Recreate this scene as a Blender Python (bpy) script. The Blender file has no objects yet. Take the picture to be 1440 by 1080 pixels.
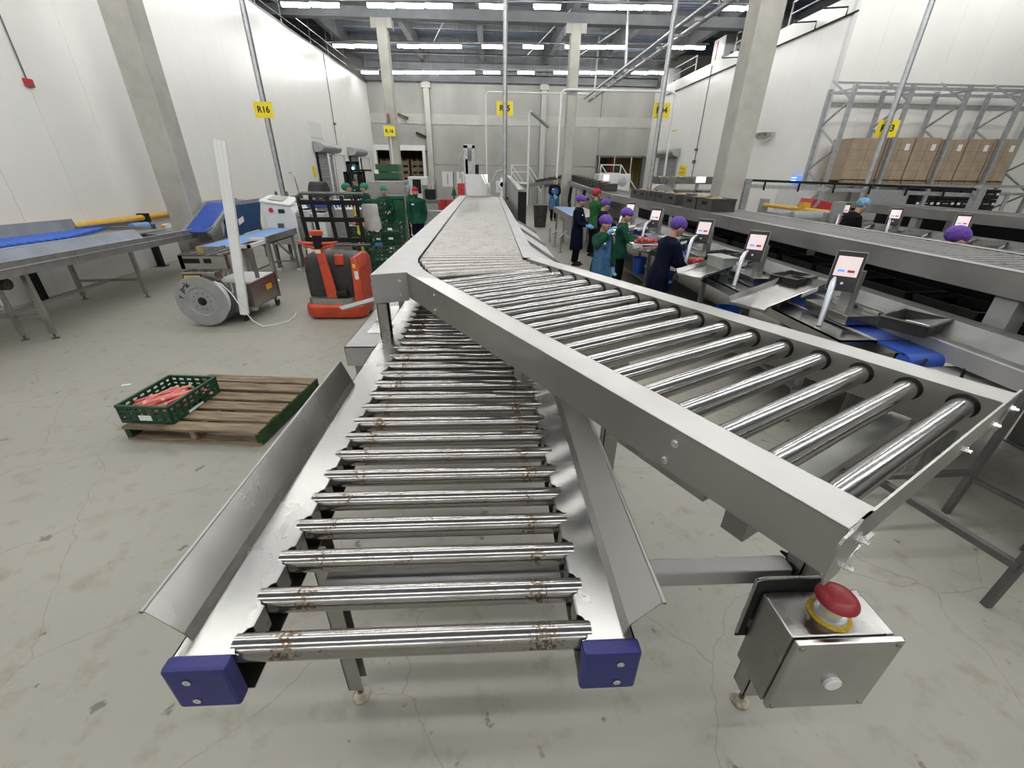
import bpy, bmesh, math, random
from mathutils import Vector, Matrix
random.seed(7)
SC = bpy.context.scene
COL = SC.collection
PI = math.pi
R = math.radians

# ------------------------------------------------------------------ camera, world, exposure
cam = bpy.data.cameras.new('camera')
cam.sensor_fit = 'HORIZONTAL'; cam.sensor_width = 36.0; cam.lens = 36.0 * 589.0 / 1440.0
cam.clip_start = 0.02; cam.clip_end = 200
cam_ob = bpy.data.objects.new('camera', cam); COL.objects.link(cam_ob)
right = Vector((0.998834, -0.046872, 0.011529)); down = Vector((-0.010954, -0.452724, -0.891584)); fwd = Vector((0.04701, 0.890418, -0.452709))
fwd.normalize(); right = (right - fwd * right.dot(fwd)).normalized(); down = fwd.cross(right)
mw = Matrix((right, -down, -fwd)).transposed().to_4x4(); mw.translation = (0, 0, 2.1)
cam_ob.matrix_world = mw
SC.camera = cam_ob
W = bpy.data.worlds.new('world'); SC.world = W; W.use_nodes = True
W.node_tree.nodes['Background'].inputs[0].default_value = (0.5, 0.55, 0.6, 1)
W.node_tree.nodes['Background'].inputs[1].default_value = 0.05
SC.view_settings.view_transform = 'Standard'; SC.view_settings.look = 'None'
SC.view_settings.gamma = 1.0; SC.view_settings.use_curve_mapping = False
SC.view_settings.exposure = 0.0
LAMP = 46.0
SC.cycles.use_denoising = True
SC.cycles.max_bounces = 7; SC.cycles.diffuse_bounces = 4; SC.cycles.glossy_bounces = 4
SC.cycles.sample_clamp_indirect = 6.0
SC.cycles.caustics_reflective = False; SC.cycles.caustics_refractive = False

# ------------------------------------------------------------------ materials
def mat(name, col, rough=.5, metal=0.0, var=0.0, scale=6.0, col2=None, stretch=(1, 1, 1), bump=0.0, bscale=40.0, emit=0.0, alpha=1.0, trans=0.0, spec=0.5, lo=.38, hi=.62, rvar=0.0):
    m = bpy.data.materials.new(name); m.use_nodes = True
    nt = m.node_tree; b = nt.nodes['Principled BSDF']
    b.inputs['Base Color'].default_value = (*col, 1); b.inputs['Roughness'].default_value = rough
    b.inputs['Metallic'].default_value = metal; b.inputs['Specular IOR Level'].default_value = spec
    if trans: b.inputs['Transmission Weight'].default_value = trans
    b.inputs['Alpha'].default_value = alpha
    if emit:
        b.inputs['Emission Color'].default_value = (*col, 1); b.inputs['Emission Strength'].default_value = emit
    L = nt.links.new
    tc = nt.nodes.new('ShaderNodeTexCoord'); mp = nt.nodes.new('ShaderNodeMapping'); mp.inputs['Scale'].default_value = stretch
    L(tc.outputs['Object'], mp.inputs['Vector'])
    n = nt.nodes.new('ShaderNodeTexNoise'); n.inputs['Scale'].default_value = scale; n.inputs['Detail'].default_value = 5
    L(mp.outputs[0], n.inputs['Vector'])
    if var or col2:
        c2 = col2 if col2 else tuple(max(0, c * (1 - var)) for c in col)
        r = nt.nodes.new('ShaderNodeValToRGB')
        r.color_ramp.elements[0].position = lo; r.color_ramp.elements[1].position = hi
        r.color_ramp.elements[0].color = (*c2, 1); r.color_ramp.elements[1].color = (*col, 1)
        L(n.outputs['Fac'], r.inputs[0]); L(r.outputs[0], b.inputs['Base Color'])
    if rvar:
        q = nt.nodes.new('ShaderNodeMapRange'); q.inputs['To Min'].default_value = rough - rvar; q.inputs['To Max'].default_value = rough + rvar
        L(n.outputs['Fac'], q.inputs['Value']); L(q.outputs[0], b.inputs['Roughness'])
    if bump:
        n2 = nt.nodes.new('ShaderNodeTexNoise'); n2.inputs['Scale'].default_value = bscale; n2.inputs['Detail'].default_value = 4
        L(mp.outputs[0], n2.inputs['Vector'])
        bp = nt.nodes.new('ShaderNodeBump'); bp.inputs['Strength'].default_value = bump; bp.inputs['Distance'].default_value = .01
        L(n2.outputs['Fac'], bp.inputs['Height']); L(bp.outputs[0], b.inputs['Normal'])
    return m

M = {}
M['white_panel'] = mat('white_panel', (.84, .84, .81), .30, 0, .04, .8, bump=.04, bscale=120)
M['joint'] = mat('joint', (.25, .25, .24), .8)
M['concrete'] = mat('concrete', (.42, .41, .37), .85, 0, .16, 2.2, bump=.25, bscale=30)
M['concrete_wall'] = mat('concrete_wall', (.37, .37, .345), .85, 0, .3, .55, stretch=(1, 1, .6), bump=.2, bscale=8, lo=.3, hi=.7)
M['concrete_pale'] = mat('concrete_pale', (.42, .42, .395), .85, 0, .12, 1.1, bump=.2, bscale=14)
M['deck'] = mat('deck', (.20, .25, .34), .30, .3, .25, .7)
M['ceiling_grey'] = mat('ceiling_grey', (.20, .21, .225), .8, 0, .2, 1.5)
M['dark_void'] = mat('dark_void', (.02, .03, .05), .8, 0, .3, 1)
M['steel_dark'] = mat('steel_dark', (.16, .16, .16), .5, .7, .2, 6)
M['galv'] = mat('galv', (.44, .46, .48), .45, .75, .2, 14)
M['galv_rack'] = mat('galv_rack', (.42, .44, .46), .5, .55, .2, 9)
M['steel'] = mat('steel', (.40, .395, .38), .27, 1, .14, 3.0, rvar=.05)
M['steel_bright'] = mat('steel_bright', (.44, .435, .43), .55, .6, .10, 4.0, rvar=.05, spec=.3)
M['steel_soft'] = mat('steel_soft', (.43, .425, .41), .38, 1, .16, 2.2, rvar=.07)
M['steel_grey'] = mat('steel_grey', (.36, .36, .345), .5, .9, .2, 5)
M['steel_satin'] = mat('steel_satin', (.50, .495, .485), .2, 1, .14, 5.0, rvar=.05)
M['guard_blue'] = mat('guard_blue', (.20, .215, .255), .42, .7, .2, 3)
M['trough_grey'] = mat('trough_grey', (.20, .20, .19), .5, .6, .3, 4)
M['chrome'] = mat('chrome', (.8, .8, .8), .16, 1)
M['rust_pad'] = mat('rust_pad', (.52, .47, .38), .7, .2, .5, 40)
M['grime'] = mat('grime', (.035, .033, .03), .6, .3, .4, 20)
M['blue_cap'] = mat('blue_cap', (.020, .024, .155), .5, 0, .12, 30, bump=.05, bscale=200)
M['black'] = mat('black', (.012, .012, .013), .45, 0, .3, 10, spec=.2)
M['black_crate'] = mat('black_crate', (.018, .017, .017), .5, 0, .35, 12, spec=.2)
M['crate_grey'] = mat('crate_grey', (.045, .042, .04), .5, 0, .3, 9)
M['rubber'] = mat('rubber', (.025, .025, .026), .7, spec=.2)
M['red_button'] = mat('red_button', (.33, .022, .032), .38, 0, .1, 20)
M['yellow_ring'] = mat('yellow_ring', (.55, .36, .02), .5, 0, .35, 60)
M['cream'] = mat('cream', (.66, .62, .45), .45)
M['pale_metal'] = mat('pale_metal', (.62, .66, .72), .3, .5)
M['white_plastic'] = mat('white_plastic', (.78, .79, .80), .35, 0, .05, 8)
M['white_paint'] = mat('white_paint', (.66, .67, .67), .4, 0, .05, 6)
M['grey_plastic'] = mat('grey_plastic', (.30, .31, .31), .45, 0, .1, 9)
M['paper'] = mat('paper', (.82, .82, .84), .7)
M['yellow'] = mat('yellow', (.82, .66, .03), .5, 0, .06, 8)
M['amber'] = mat('amber', (.72, .40, .03), .4, 0, .12, 6)
M['ink'] = mat('ink', (.012, .012, .012), .6)
M['blue_belt'] = mat('blue_belt', (.03, .085, .42), .42, 0, .15, 8)
M['blue_light'] = mat('blue_light', (.17, .32, .66), .4, 0, .1, 8)
M['blue_strip'] = mat('blue_strip', (.05, .15, .62), .4, 0, .1, 10)
M['navy_side'] = mat('navy_side', (.012, .062, .17), .4, 0, .15, 5)
M['blue_bucket'] = mat('blue_bucket', (.012, .075, .42), .35, 0, .1, 6)
M['blue_dolly'] = mat('blue_dolly', (.05, .17, .42), .5)
M['red_truck'] = mat('red_truck', (.56, .065, .025), .4, 0, .25, 6)
M['red_tub'] = mat('red_tub', (.42, .018, .022), .4, 0, .15, 6)
M['truck_grey'] = mat('truck_grey', (.045, .043, .043), .5, 0, .3, 6, spec=.2)
M['green_crate'] = mat('green_crate', (.008, .06, .026), .42, 0, .25, 9)
M['green_bin'] = mat('green_bin', (.01, .085, .032), .45, 0, .2, 6)
M['green_wood'] = mat('green_wood', (.022, .075, .014), .7, 0, .5, 12, bump=.3, bscale=60)
M['pallet_wood'] = mat('pallet_wood', (.30, .225, .145), .8, 0, 0, 3.0, col2=(.10, .072, .045), stretch=(1.2, 9, 9), bump=.5, bscale=22, lo=.3, hi=.62)
M['carton'] = mat('carton', (.39, .305, .22), .3, 0, .18, 3.5, bump=.25, bscale=14)
M['wood_fresh'] = mat('wood_fresh', (.36, .27, .14), .8, 0, .4, 12)
M['rhubarb'] = mat('rhubarb', (.60, .10, .10), .42, 0, 0, 3.5, col2=(.72, .28, .24), stretch=(6, 1.2, 6), lo=.35, hi=.7)
M['rhubarb_tip'] = mat('rhubarb_tip', (.74, .55, .38), .5, 0, .25, 20)
M['meat'] = mat('meat', (.34, .025, .022), .35, 0, 0, 22, col2=(.55, .20, .17), lo=.3, hi=.5)
M['skin'] = mat('skin', (.46, .27, .19), .55, 0, .12, 14)
M['hair'] = mat('hair', (.025, .016, .012), .6)
M['purple_net'] = mat('purple_net', (.155, .07, .42), .8, 0, .4, 30, bump=.6, bscale=90)
M['red_net'] = mat('red_net', (.42, .03, .05), .8, 0, .4, 30, bump=.6, bscale=90)
M['green_net'] = mat('green_net', (.03, .25, .17), .8, 0, .4, 30, bump=.6, bscale=90)
M['blue_net'] = mat('blue_net', (.22, .42, .62), .8, 0, .4, 30, bump=.6, bscale=90)
M['red_knit'] = mat('red_knit', (.40, .012, .035), .9, 0, .3, 60, bump=.7, bscale=120)
M['navy_cloth'] = mat('navy_cloth', (.005, .007, .024), .85, 0, .4, 7, bump=.3, bscale=14, spec=.12)
M['green_cloth'] = mat('green_cloth', (.012, .075, .045), .75, 0, .35, 7, bump=.4, bscale=12, spec=.12)
M['leaf_cloth'] = mat('leaf_cloth', (.03, .13, .04), .8, 0, .3, 7, bump=.3, bscale=12, spec=.12)
M['black_cloth'] = mat('black_cloth', (.008, .008, .009), .9, 0, .3, 9, spec=.12)
M['apron_blue'] = mat('apron_blue', (.012, .06, .18), .25, 0, 0, 9, col2=(.05, .14, .26), bump=.8, bscale=9, lo=.5, hi=.72)
M['glove_blue'] = mat('glove_blue', (.17, .42, .72), .5, 0, .1, 20)
M['screen_white'] = mat('screen_white', (.95, .93, .95), .4, emit=.9)
M['screen_pink'] = mat('screen_pink', (.86, .72, .72), .4, emit=.28)
M['screen_blue'] = mat('screen_blue', (.10, .25, .85), .4, emit=1.0)
M['beacon'] = mat('beacon', (.1, .8, 1.0), .3, emit=8)
M['lamp_tube'] = mat('lamp_tube', (1.0, .985, .955), .4, emit=LAMP)
M['translucent'] = mat('translucent', (.40, .43, .38), .35, 0, .1, 9)
M['grille_white'] = mat('grille_white', (.72, .72, .72), .5)
M['sign_red'] = mat('sign_red', (.42, .025, .03), .5)
M['warm_wall'] = mat('warm_wall', (.62, .53, .30), .7, 0, .1, 2)
M['room_brown'] = mat('room_brown', (.16, .105, .055), .8, 0, .6, 3)
M['sack'] = mat('sack', (.52, .51, .49), .7, 0, .25, 5, bump=.5, bscale=9)

def roller_mat(name, base, dirt, amount, ring, rough=.2):
    m = bpy.data.materials.new(name); m.use_nodes = True
    nt = m.node_tree; b = nt.nodes['Principled BSDF']; L = nt.links.new
    tc = nt.nodes.new('ShaderNodeTexCoord'); oi = nt.nodes.new('ShaderNodeObjectInfo')
    ad = nt.nodes.new('ShaderNodeVectorMath'); ad.operation = 'MULTIPLY_ADD'; ad.inputs[1].default_value = (1, 1, 1)
    cb = nt.nodes.new('ShaderNodeCombineXYZ'); mu = nt.nodes.new('ShaderNodeMath'); mu.operation = 'MULTIPLY'; mu.inputs[1].default_value = 37.0
    L(oi.outputs['Random'], mu.inputs[0]); L(mu.outputs[0], cb.inputs[1]); L(mu.outputs[0], cb.inputs[0])
    L(tc.outputs['Object'], ad.inputs[0]); L(cb.outputs[0], ad.inputs[2])
    n1 = nt.nodes.new('ShaderNodeTexNoise'); n1.inputs['Scale'].default_value = 120; n1.inputs['Detail'].default_value = 6; L(ad.outputs[0], n1.inputs['Vector'])
    # broad patches along the roller's length
    mp = nt.nodes.new('ShaderNodeMapping'); mp.inputs['Scale'].default_value = (1, .05, .05); L(ad.outputs[0], mp.inputs['Vector'])
    n2 = nt.nodes.new('ShaderNodeTexNoise'); n2.inputs['Scale'].default_value = 9; n2.inputs['Detail'].default_value = 2; L(mp.outputs[0], n2.inputs['Vector'])
    # wear bands near both ends (crates run there)
    sx = nt.nodes.new('ShaderNodeSeparateXYZ'); L(tc.outputs['Object'], sx.inputs[0])
    ab = nt.nodes.new('ShaderNodeMath'); ab.operation = 'ABSOLUTE'; L(sx.outputs[0], ab.inputs[0])
    sb = nt.nodes.new('ShaderNodeMath'); sb.operation = 'SUBTRACT'; sb.inputs[1].default_value = ring; L(ab.outputs[0], sb.inputs[0])
    a2 = nt.nodes.new('ShaderNodeMath'); a2.operation = 'ABSOLUTE'; L(sb.outputs[0], a2.inputs[0])
    mr = nt.nodes.new('ShaderNodeMapRange'); mr.inputs['From Min'].default_value = .055; mr.inputs['From Max'].default_value = .0; mr.inputs['To Min'].default_value = 0; mr.inputs['To Max'].default_value = .17
    L(a2.outputs[0], mr.inputs['Value'])
    m2 = nt.nodes.new('ShaderNodeMath'); m2.operation = 'MULTIPLY_ADD'; m2.inputs[1].default_value = .45; L(n2.outputs['Fac'], m2.inputs[0]); L(n1.outputs['Fac'], m2.inputs[2])
    m3 = nt.nodes.new('ShaderNodeMath'); m3.operation = 'ADD'; L(m2.outputs[0], m3.inputs[0]); L(mr.outputs[0], m3.inputs[1])
    rp = nt.nodes.new('ShaderNodeValToRGB'); rp.color_ramp.elements[0].position = .93 - amount; rp.color_ramp.elements[1].position = 1.0 - amount * .8
    rp.color_ramp.elements[0].color = (0, 0, 0, 1); rp.color_ramp.elements[1].color = (1, 1, 1, 1); L(m3.outputs[0], rp.inputs[0])
    mx = nt.nodes.new('ShaderNodeMix'); mx.data_type = 'RGBA'; mx.inputs[6].default_value = (*base, 1); mx.inputs[7].default_value = (*dirt, 1)
    L(rp.outputs[0], mx.inputs[0]); L(mx.outputs[2], b.inputs['Base Color'])
    r2 = nt.nodes.new('ShaderNodeMapRange'); r2.inputs['To Min'].default_value = rough; r2.inputs['To Max'].default_value = rough + .10; L(rp.outputs[0], r2.inputs['Value']); L(r2.outputs[0], b.inputs['Roughness'])
    b.inputs['Metallic'].default_value = 0.92
    return m
M['roller_near'] = roller_mat('roller_near', (.35, .34, .325), (.15, .105, .075), .075, .31, .18)
M['roller_diag'] = roller_mat('roller_diag', (.36, .355, .345), (.25, .24, .225), .05, 5, .15)
M['roller_far'] = roller_mat('roller_far', (.40, .385, .36), (.25, .23, .205), .17, 5, .33)
M['roller_dull'] = roller_mat('roller_dull', (.20, .195, .19), (.13, .125, .12), .1, .2, .5)

def floor_mat():
    m = mat('floor_concrete', (.358, .345, .298), .42, 0, .12, .9, bump=.08, bscale=6, lo=.25, hi=.75)
    nt = m.node_tree; L = nt.links.new; b = nt.nodes['Principled BSDF']
    base = b.inputs['Base Color'].links[0].from_socket
    tc = nt.nodes.new('ShaderNodeTexCoord')
    n = nt.nodes.new('ShaderNodeTexNoise'); n.inputs['Scale'].default_value = 5.5; n.inputs['Detail'].default_value = 8; n.inputs['Roughness'].default_value = .65; L(tc.outputs['Object'], n.inputs['Vector'])
    r = nt.nodes.new('ShaderNodeValToRGB'); r.color_ramp.elements[0].position = .25; r.color_ramp.elements[1].position = .47
    r.color_ramp.elements[0].color = (.70, .68, .62, 1); r.color_ramp.elements[1].color = (1, 1, 1, 1); L(n.outputs['Fac'], r.inputs[0])
    # scattered dark scuffs
    v = nt.nodes.new('ShaderNodeTexNoise'); v.inputs['Scale'].default_value = 9; v.inputs['Detail'].default_value = 3; L(tc.outputs['Object'], v.inputs['Vector'])
    r2 = nt.nodes.new('ShaderNodeValToRGB'); r2.color_ramp.elements[0].position = .275; r2.color_ramp.elements[1].position = .315
    r2.color_ramp.elements[0].color = (.5, .49, .47, 1); r2.color_ramp.elements[1].color = (1, 1, 1, 1); L(v.outputs['Fac'], r2.inputs[0])
    # hairline cracks
    wv = nt.nodes.new('ShaderNodeTexNoise'); wv.inputs['Scale'].default_value = 2.0; wv.inputs['Detail'].default_value = 4; L(tc.outputs['Object'], wv.inputs['Vector'])
    mxv = nt.nodes.new('ShaderNodeMix'); mxv.data_type = 'VECTOR'; mxv.inputs[0].default_value = .25; L(tc.outputs['Object'], mxv.inputs[4]); L(wv.outputs['Color'], mxv.inputs[5])
    vo = nt.nodes.new('ShaderNodeTexVoronoi'); vo.feature = 'DISTANCE_TO_EDGE'; vo.inputs['Scale'].default_value = 1.3; L(mxv.outputs[1], vo.inputs['Vector'])
    r3 = nt.nodes.new('ShaderNodeValToRGB'); r3.color_ramp.elements[0].position = .0; r3.color_ramp.elements[1].position = .004
    r3.color_ramp.elements[0].color = (.72, .71, .70, 1); r3.color_ramp.elements[1].color = (1, 1, 1, 1); L(vo.outputs['Distance'], r3.inputs[0])
    cur = base
    for rr in (r, r2, r3):
        mx = nt.nodes.new('ShaderNodeMix'); mx.data_type = 'RGBA'; mx.blend_type = 'MULTIPLY'; mx.inputs[0].default_value = 1
        L(cur, mx.inputs[6]); L(rr.outputs[0], mx.inputs[7]); cur = mx.outputs[2]
    L(cur, b.inputs['Base Color'])
    q = nt.nodes.new('ShaderNodeMapRange'); q.inputs['To Min'].default_value = .34; q.inputs['To Max'].default_value = .62; L(n.outputs['Fac'], q.inputs['Value']); L(q.outputs[0], b.inputs['Roughness'])
    return m
M['floor'] = floor_mat()

# ------------------------------------------------------------------ mesh builder
MW = {}   # object name -> world matrix
class MB:
    def __init__(s): s.v = []; s.f = []
    def add(s, vs, fs, T=None):
        o = len(s.v)
        s.v += [tuple(T @ Vector(p)) if T else tuple(p) for p in vs]
        s.f += [tuple(i + o for i in f) for f in fs]; return s
    def bx(s, x0, x1, y0, y1, z0, z1, T=None):
        vs = [(x0, y0, z0), (x1, y0, z0), (x1, y1, z0), (x0, y1, z0), (x0, y0, z1), (x1, y0, z1), (x1, y1, z1), (x0, y1, z1)]
        return s.add(vs, [(3, 2, 1, 0), (4, 5, 6, 7), (0, 1, 5, 4), (1, 2, 6, 5), (2, 3, 7, 6), (3, 0, 4, 7)], T)
    def box(s, c, d, rx=0, ry=0, rz=0, T=None):
        m = Matrix.Translation(c) @ Matrix.Rotation(rz, 4, 'Z') @ Matrix.Rotation(ry, 4, 'Y') @ Matrix.Rotation(rx, 4, 'X')
        if T: m = T @ m
        return s.bx(-d[0] / 2, d[0] / 2, -d[1] / 2, d[1] / 2, -d[2] / 2, d[2] / 2, m)
    def ext(s, poly, vec, T=None):
        n = len(poly); v = Vector(vec)
        vs = [Vector(p) for p in poly] + [Vector(p) + v for p in poly]
        fs = [tuple(range(n))[::-1], tuple(range(n, 2 * n))] + [(i, (i + 1) % n, n + (i + 1) % n, n + i) for i in range(n)]
        return s.add(vs, fs, T)
    def bar(s, a, b, w, h=None):          # square bar from a to b
        h = h or w; a = Vector(a); b = Vector(b); d = (b - a); l = d.length; d.normalize()
        up = Vector((0, 0, 1)) if abs(d.z) < .95 else Vector((0, 1, 0))
        x = d.cross(up).normalized(); y = x.cross(d)
        T = Matrix((x, d, y)).transposed().to_4x4(); T.translation = a
        return s.bx(-w / 2, w / 2, 0, l, -h / 2, h / 2, T)
    def tube(s, pts, r, n=10, caps=True, T=None):
        P = [Vector(p) for p in pts]; k = len(P); rs = r if isinstance(r, (list, tuple)) else [r] * k
        vs = []; prev = None
        for i in range(k):
            d = (P[min(i + 1, k - 1)] - P[max(i - 1, 0)]).normalized()
            if prev is None:
                a = d.cross(Vector((0, 0, 1)) if abs(d.z) < .9 else Vector((1, 0, 0))).normalized()
            else:
                a = (prev - d * prev.dot(d)).normalized()
            prev = a; b = d.cross(a)
            for j in range(n):
                t = 2 * PI * j / n; vs.append(P[i] + (a * math.cos(t) + b * math.sin(t)) * rs[i])
        fs = []
        for i in range(k - 1):
            for j in range(n):
                fs.append((i * n + j, i * n + (j + 1) % n, (i + 1) * n + (j + 1) % n, (i + 1) * n + j))
        if caps: fs += [tuple(range(n))[::-1], tuple(range((k - 1) * n, k * n))]
        return s.add(vs, fs, T)
    def lathe(s, prof, n=20, T=None):      # profile of (r, z) about Z
        vs = []; fs = []; k = len(prof)
        for r, z in prof:
            for j in range(n):
                t = 2 * PI * j / n; vs.append((r * math.cos(t), r * math.sin(t), z))
        for i in range(k - 1):
            for j in range(n):
                fs.append((i * n + j, i * n + (j + 1) % n, (i + 1) * n + (j + 1) % n, (i + 1) * n + j))
        fs += [tuple(range(n))[::-1], tuple(range((k - 1) * n, k * n))]
        return s.add(vs, fs, T)
    def ell(s, c, r, nu=12, nv=8, T=None):
        m = Matrix.Translation(c)
        prof = [(math.sin(PI * max(i, .02) / nv) if i < nv else .02, -math.cos(PI * i / nv)) for i in range(nv + 1)]
        mm = m @ Matrix.Diagonal((r[0], r[1], r[2], 1))
        return s.lathe(prof, nu, T @ mm if T else mm)
    def loft(s, rings, T=None):            # rings of equal point count
        n = len(rings[0]); vs = [p for r in rings for p in r]; fs = []
        for i in range(len(rings) - 1):
            for j in range(n):
                fs.append((i * n + j, i * n + (j + 1) % n, (i + 1) * n + (j + 1) % n, (i + 1) * n + j))
        fs += [tuple(range(n))[::-1], tuple(range((len(rings) - 1) * n, len(rings) * n))]
        return s.add(vs, fs, T)
    def mesh(s, name, smooth=False):
        me = bpy.data.meshes.new(name); me.from_pydata([tuple(p) for p in s.v], [], s.f); me.update()
        bm = bmesh.new(); bm.from_mesh(me); bmesh.ops.recalc_face_normals(bm, faces=bm.faces); bm.to_mesh(me); bm.free()
        if smooth:
            for p in me.polygons: p.use_smooth = True
        return me
    def build(s, name, m, parent=None, w=False, smooth=False, bev=0.0, kind=None):
        if w and parent is not None:
            inv = MW[parent.name].inverted(); s.v = [tuple(inv @ Vector(p)) for p in s.v]
        me = s.mesh(name, smooth); me.materials.append(M[m] if isinstance(m, str) else m)
        o = bpy.data.objects.new(name, me); COL.objects.link(o)
        if parent is not None: o.parent = parent
        MW[o.name] = MW[parent.name].copy() if parent is not None else Matrix.Identity(4)
        if smooth:
            e = o.modifiers.new('split', 'EDGE_SPLIT'); e.split_angle = R(38)
        if bev:
            b = o.modifiers.new('bevel', 'BEVEL'); b.width = bev; b.segments = 2; b.limit_method = 'ANGLE'; b.angle_limit = R(40)
        if kind: o['kind'] = kind
        return o

def roller_mesh(L, r, n, m):
    # cylinder whose end discs keep their own vertices, so the barrel shades straight to its ends
    b = MB().tube([(-L / 2, 0, 0), (L / 2, 0, 0)], r, n, caps=False); k = len(b.v)
    b.v += b.v[:2 * n]; b.f += [tuple(range(k, k + n))[::-1], tuple(range(k + n, k + 2 * n))]
    me = b.mesh('roller', True); me.materials.append(M[m])
    for p in me.polygons: p.use_smooth = len(p.vertices) == 4
    return me
def inst(name, me, parent, loc=(0, 0, 0), rz=0, rot=None):
    o = bpy.data.objects.new(name, me); COL.objects.link(o); o.parent = parent
    o.location = loc; o.rotation_euler = rot if rot else (0, 0, rz)
    MW[o.name] = MW[parent.name] @ Matrix.Translation(loc) @ o.rotation_euler.to_matrix().to_4x4()
    return o
def tag(o, label, cat, group=None):
    o['label'] = label; o['category'] = cat
    if group: o['group'] = group
    return o
def thing(name, label, cat, loc=(0, 0, 0), rz=0, group=None):
    o = bpy.data.objects.new(name, None); COL.objects.link(o); o.empty_display_size = .1
    o.location = loc; o.rotation_euler = (0, 0, rz)
    MW[o.name] = Matrix.Translation(loc) @ Matrix.Rotation(rz, 4, 'Z')
    return tag(o, label, cat, group)
def dup(src, loc, rz, label, group=None):
    def rec(o, par):
        c = o.copy(); COL.objects.link(c)
        if par is not None: c.parent = par
        for ch in list(o.children): rec(ch, c)
        return c
    c = rec(src, None); c.location = loc; c.rotation_euler = (0, 0, rz); c['label'] = label
    if group: c['group'] = group
    MW[c.name] = Matrix.Translation(loc) @ Matrix.Rotation(rz, 4, 'Z')
    return c
def struct(name, mb, m, parent=None, **k):
    o = mb.build(name, m, parent, **k)
    if parent is None: o['kind'] = 'structure'
    return o
def text(name, body, size, m, parent, loc, rot, depth=.001):
    c = bpy.data.curves.new(name, 'FONT'); c.body = body; c.size = size; c.align_x = 'CENTER'; c.align_y = 'CENTER'; c.extrude = depth; c.offset = size * .03
    t = bpy.data.objects.new(name, c); COL.objects.link(t)
    me = bpy.data.meshes.new_from_object(t.evaluated_get(bpy.context.evaluated_depsgraph_get()))
    bpy.data.objects.remove(t); me.name = name; me.materials.clear(); me.materials.append(M[m])
    return inst(name, me, parent, loc, rot=rot)
def remesh(mb, name, m, parent, voxel, smooth_it=4):
    me = mb.mesh(name, True)
    o = bpy.data.objects.new(name, me); COL.objects.link(o)
    r = o.modifiers.new('r', 'REMESH'); r.mode = 'VOXEL'; r.voxel_size = voxel; r.use_smooth_shade = True
    if smooth_it:
        sm = o.modifiers.new('s', 'SMOOTH'); sm.factor = .5; sm.iterations = smooth_it
    m2 = bpy.data.meshes.new_from_object(o.evaluated_get(bpy.context.evaluated_depsgraph_get()))
    o.modifiers.clear(); o.data = m2; m2.materials.clear(); m2.materials.append(M[m])
    for p in m2.polygons: p.use_smooth = True
    o.parent = parent; MW[o.name] = MW[parent.name].copy()
    return o
def circ(cx, cy, z, rx, ry, n=16, back=1.0):
    return [(cx + rx * math.cos(2 * PI * j / n), cy + ry * math.sin(2 * PI * j / n), z) for j in range(n)]

# ================================================================== SETTING
XL, XR, YE, YB = -7.92, 11.1, 33.3, 15.9
struct('floor', MB().bx(-12, 22, -9, YE, -.1, 0), 'floor')
# left wall: insulated panels on a dark backing
wl = struct('wall_left', MB().bx(XL - .2, XL - .09, -9, YE, 0, 6.98), 'joint')
pm = MB().bx(-.08, 0, .003, 1.147, 0, 7.02).mesh('panel'); pm.materials.append(M['white_panel'])
for i in range(36): inst('panel', pm, wl, (XL, -8.1 + 1.15 * i, 0))
struct('trim_1', MB().bx(XL - .09, XL + .012, -9, YE, 7.02, 7.09), 'joint')
# right wall: panels along y, then the return facing the camera
wr = struct('wall_right', MB().bx(XR + .09, XR + .2, YB + .1, YE, 0, 6.98), 'joint')
pm2 = MB().bx(0, .08, .003, 1.147, 0, 7.02).mesh('panel'); pm2.materials.append(M['white_panel'])
for i in range(15): inst('panel', pm2, wr, (XR, YB + .14 + 1.15 * i, 0))
wn = struct('wall_return', MB().bx(XR + .1, 22, YB + .1, YB + .2, 0, 7.6), 'joint')
pm3 = MB().bx(.003, 1.147, 0, .08, 0, 7.65).mesh('panel'); pm3.materials.append(M['white_panel'])
for i in range(10): inst('panel', pm3, wn, (XR + .0 + 1.15 * i, YB, 0))
struct('trim_2', MB().bx(XR - .01, XR + .1, YB - .012, YB + .14, 0, 7.0), 'white_paint')
struct('trim_3', MB().bx(11.2, 22, YB - .02, YB - .002, 4.10, 4.24).bx(11.2, 22, YB - .012, YB - .002, 4.75, 4.8), 'grey_plastic')
struct('wall_east', MB().bx(21.9, 22, -9, YB, 0, 9.2), 'white_panel')
struct('wall_front', MB().bx(-12, 22, -9.1, -9, 0, 9.2), 'concrete')
# dark voids above the cold-store walls
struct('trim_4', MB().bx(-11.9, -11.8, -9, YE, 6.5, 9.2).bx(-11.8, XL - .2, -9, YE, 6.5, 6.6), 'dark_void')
struct('trim_5', MB().bx(XR + .2, 22, YB + .2, YE, 6.6, 6.7).bx(16.9, 17, YB + .2, YE, 6.7, 9.2), 'dark_void')
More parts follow.
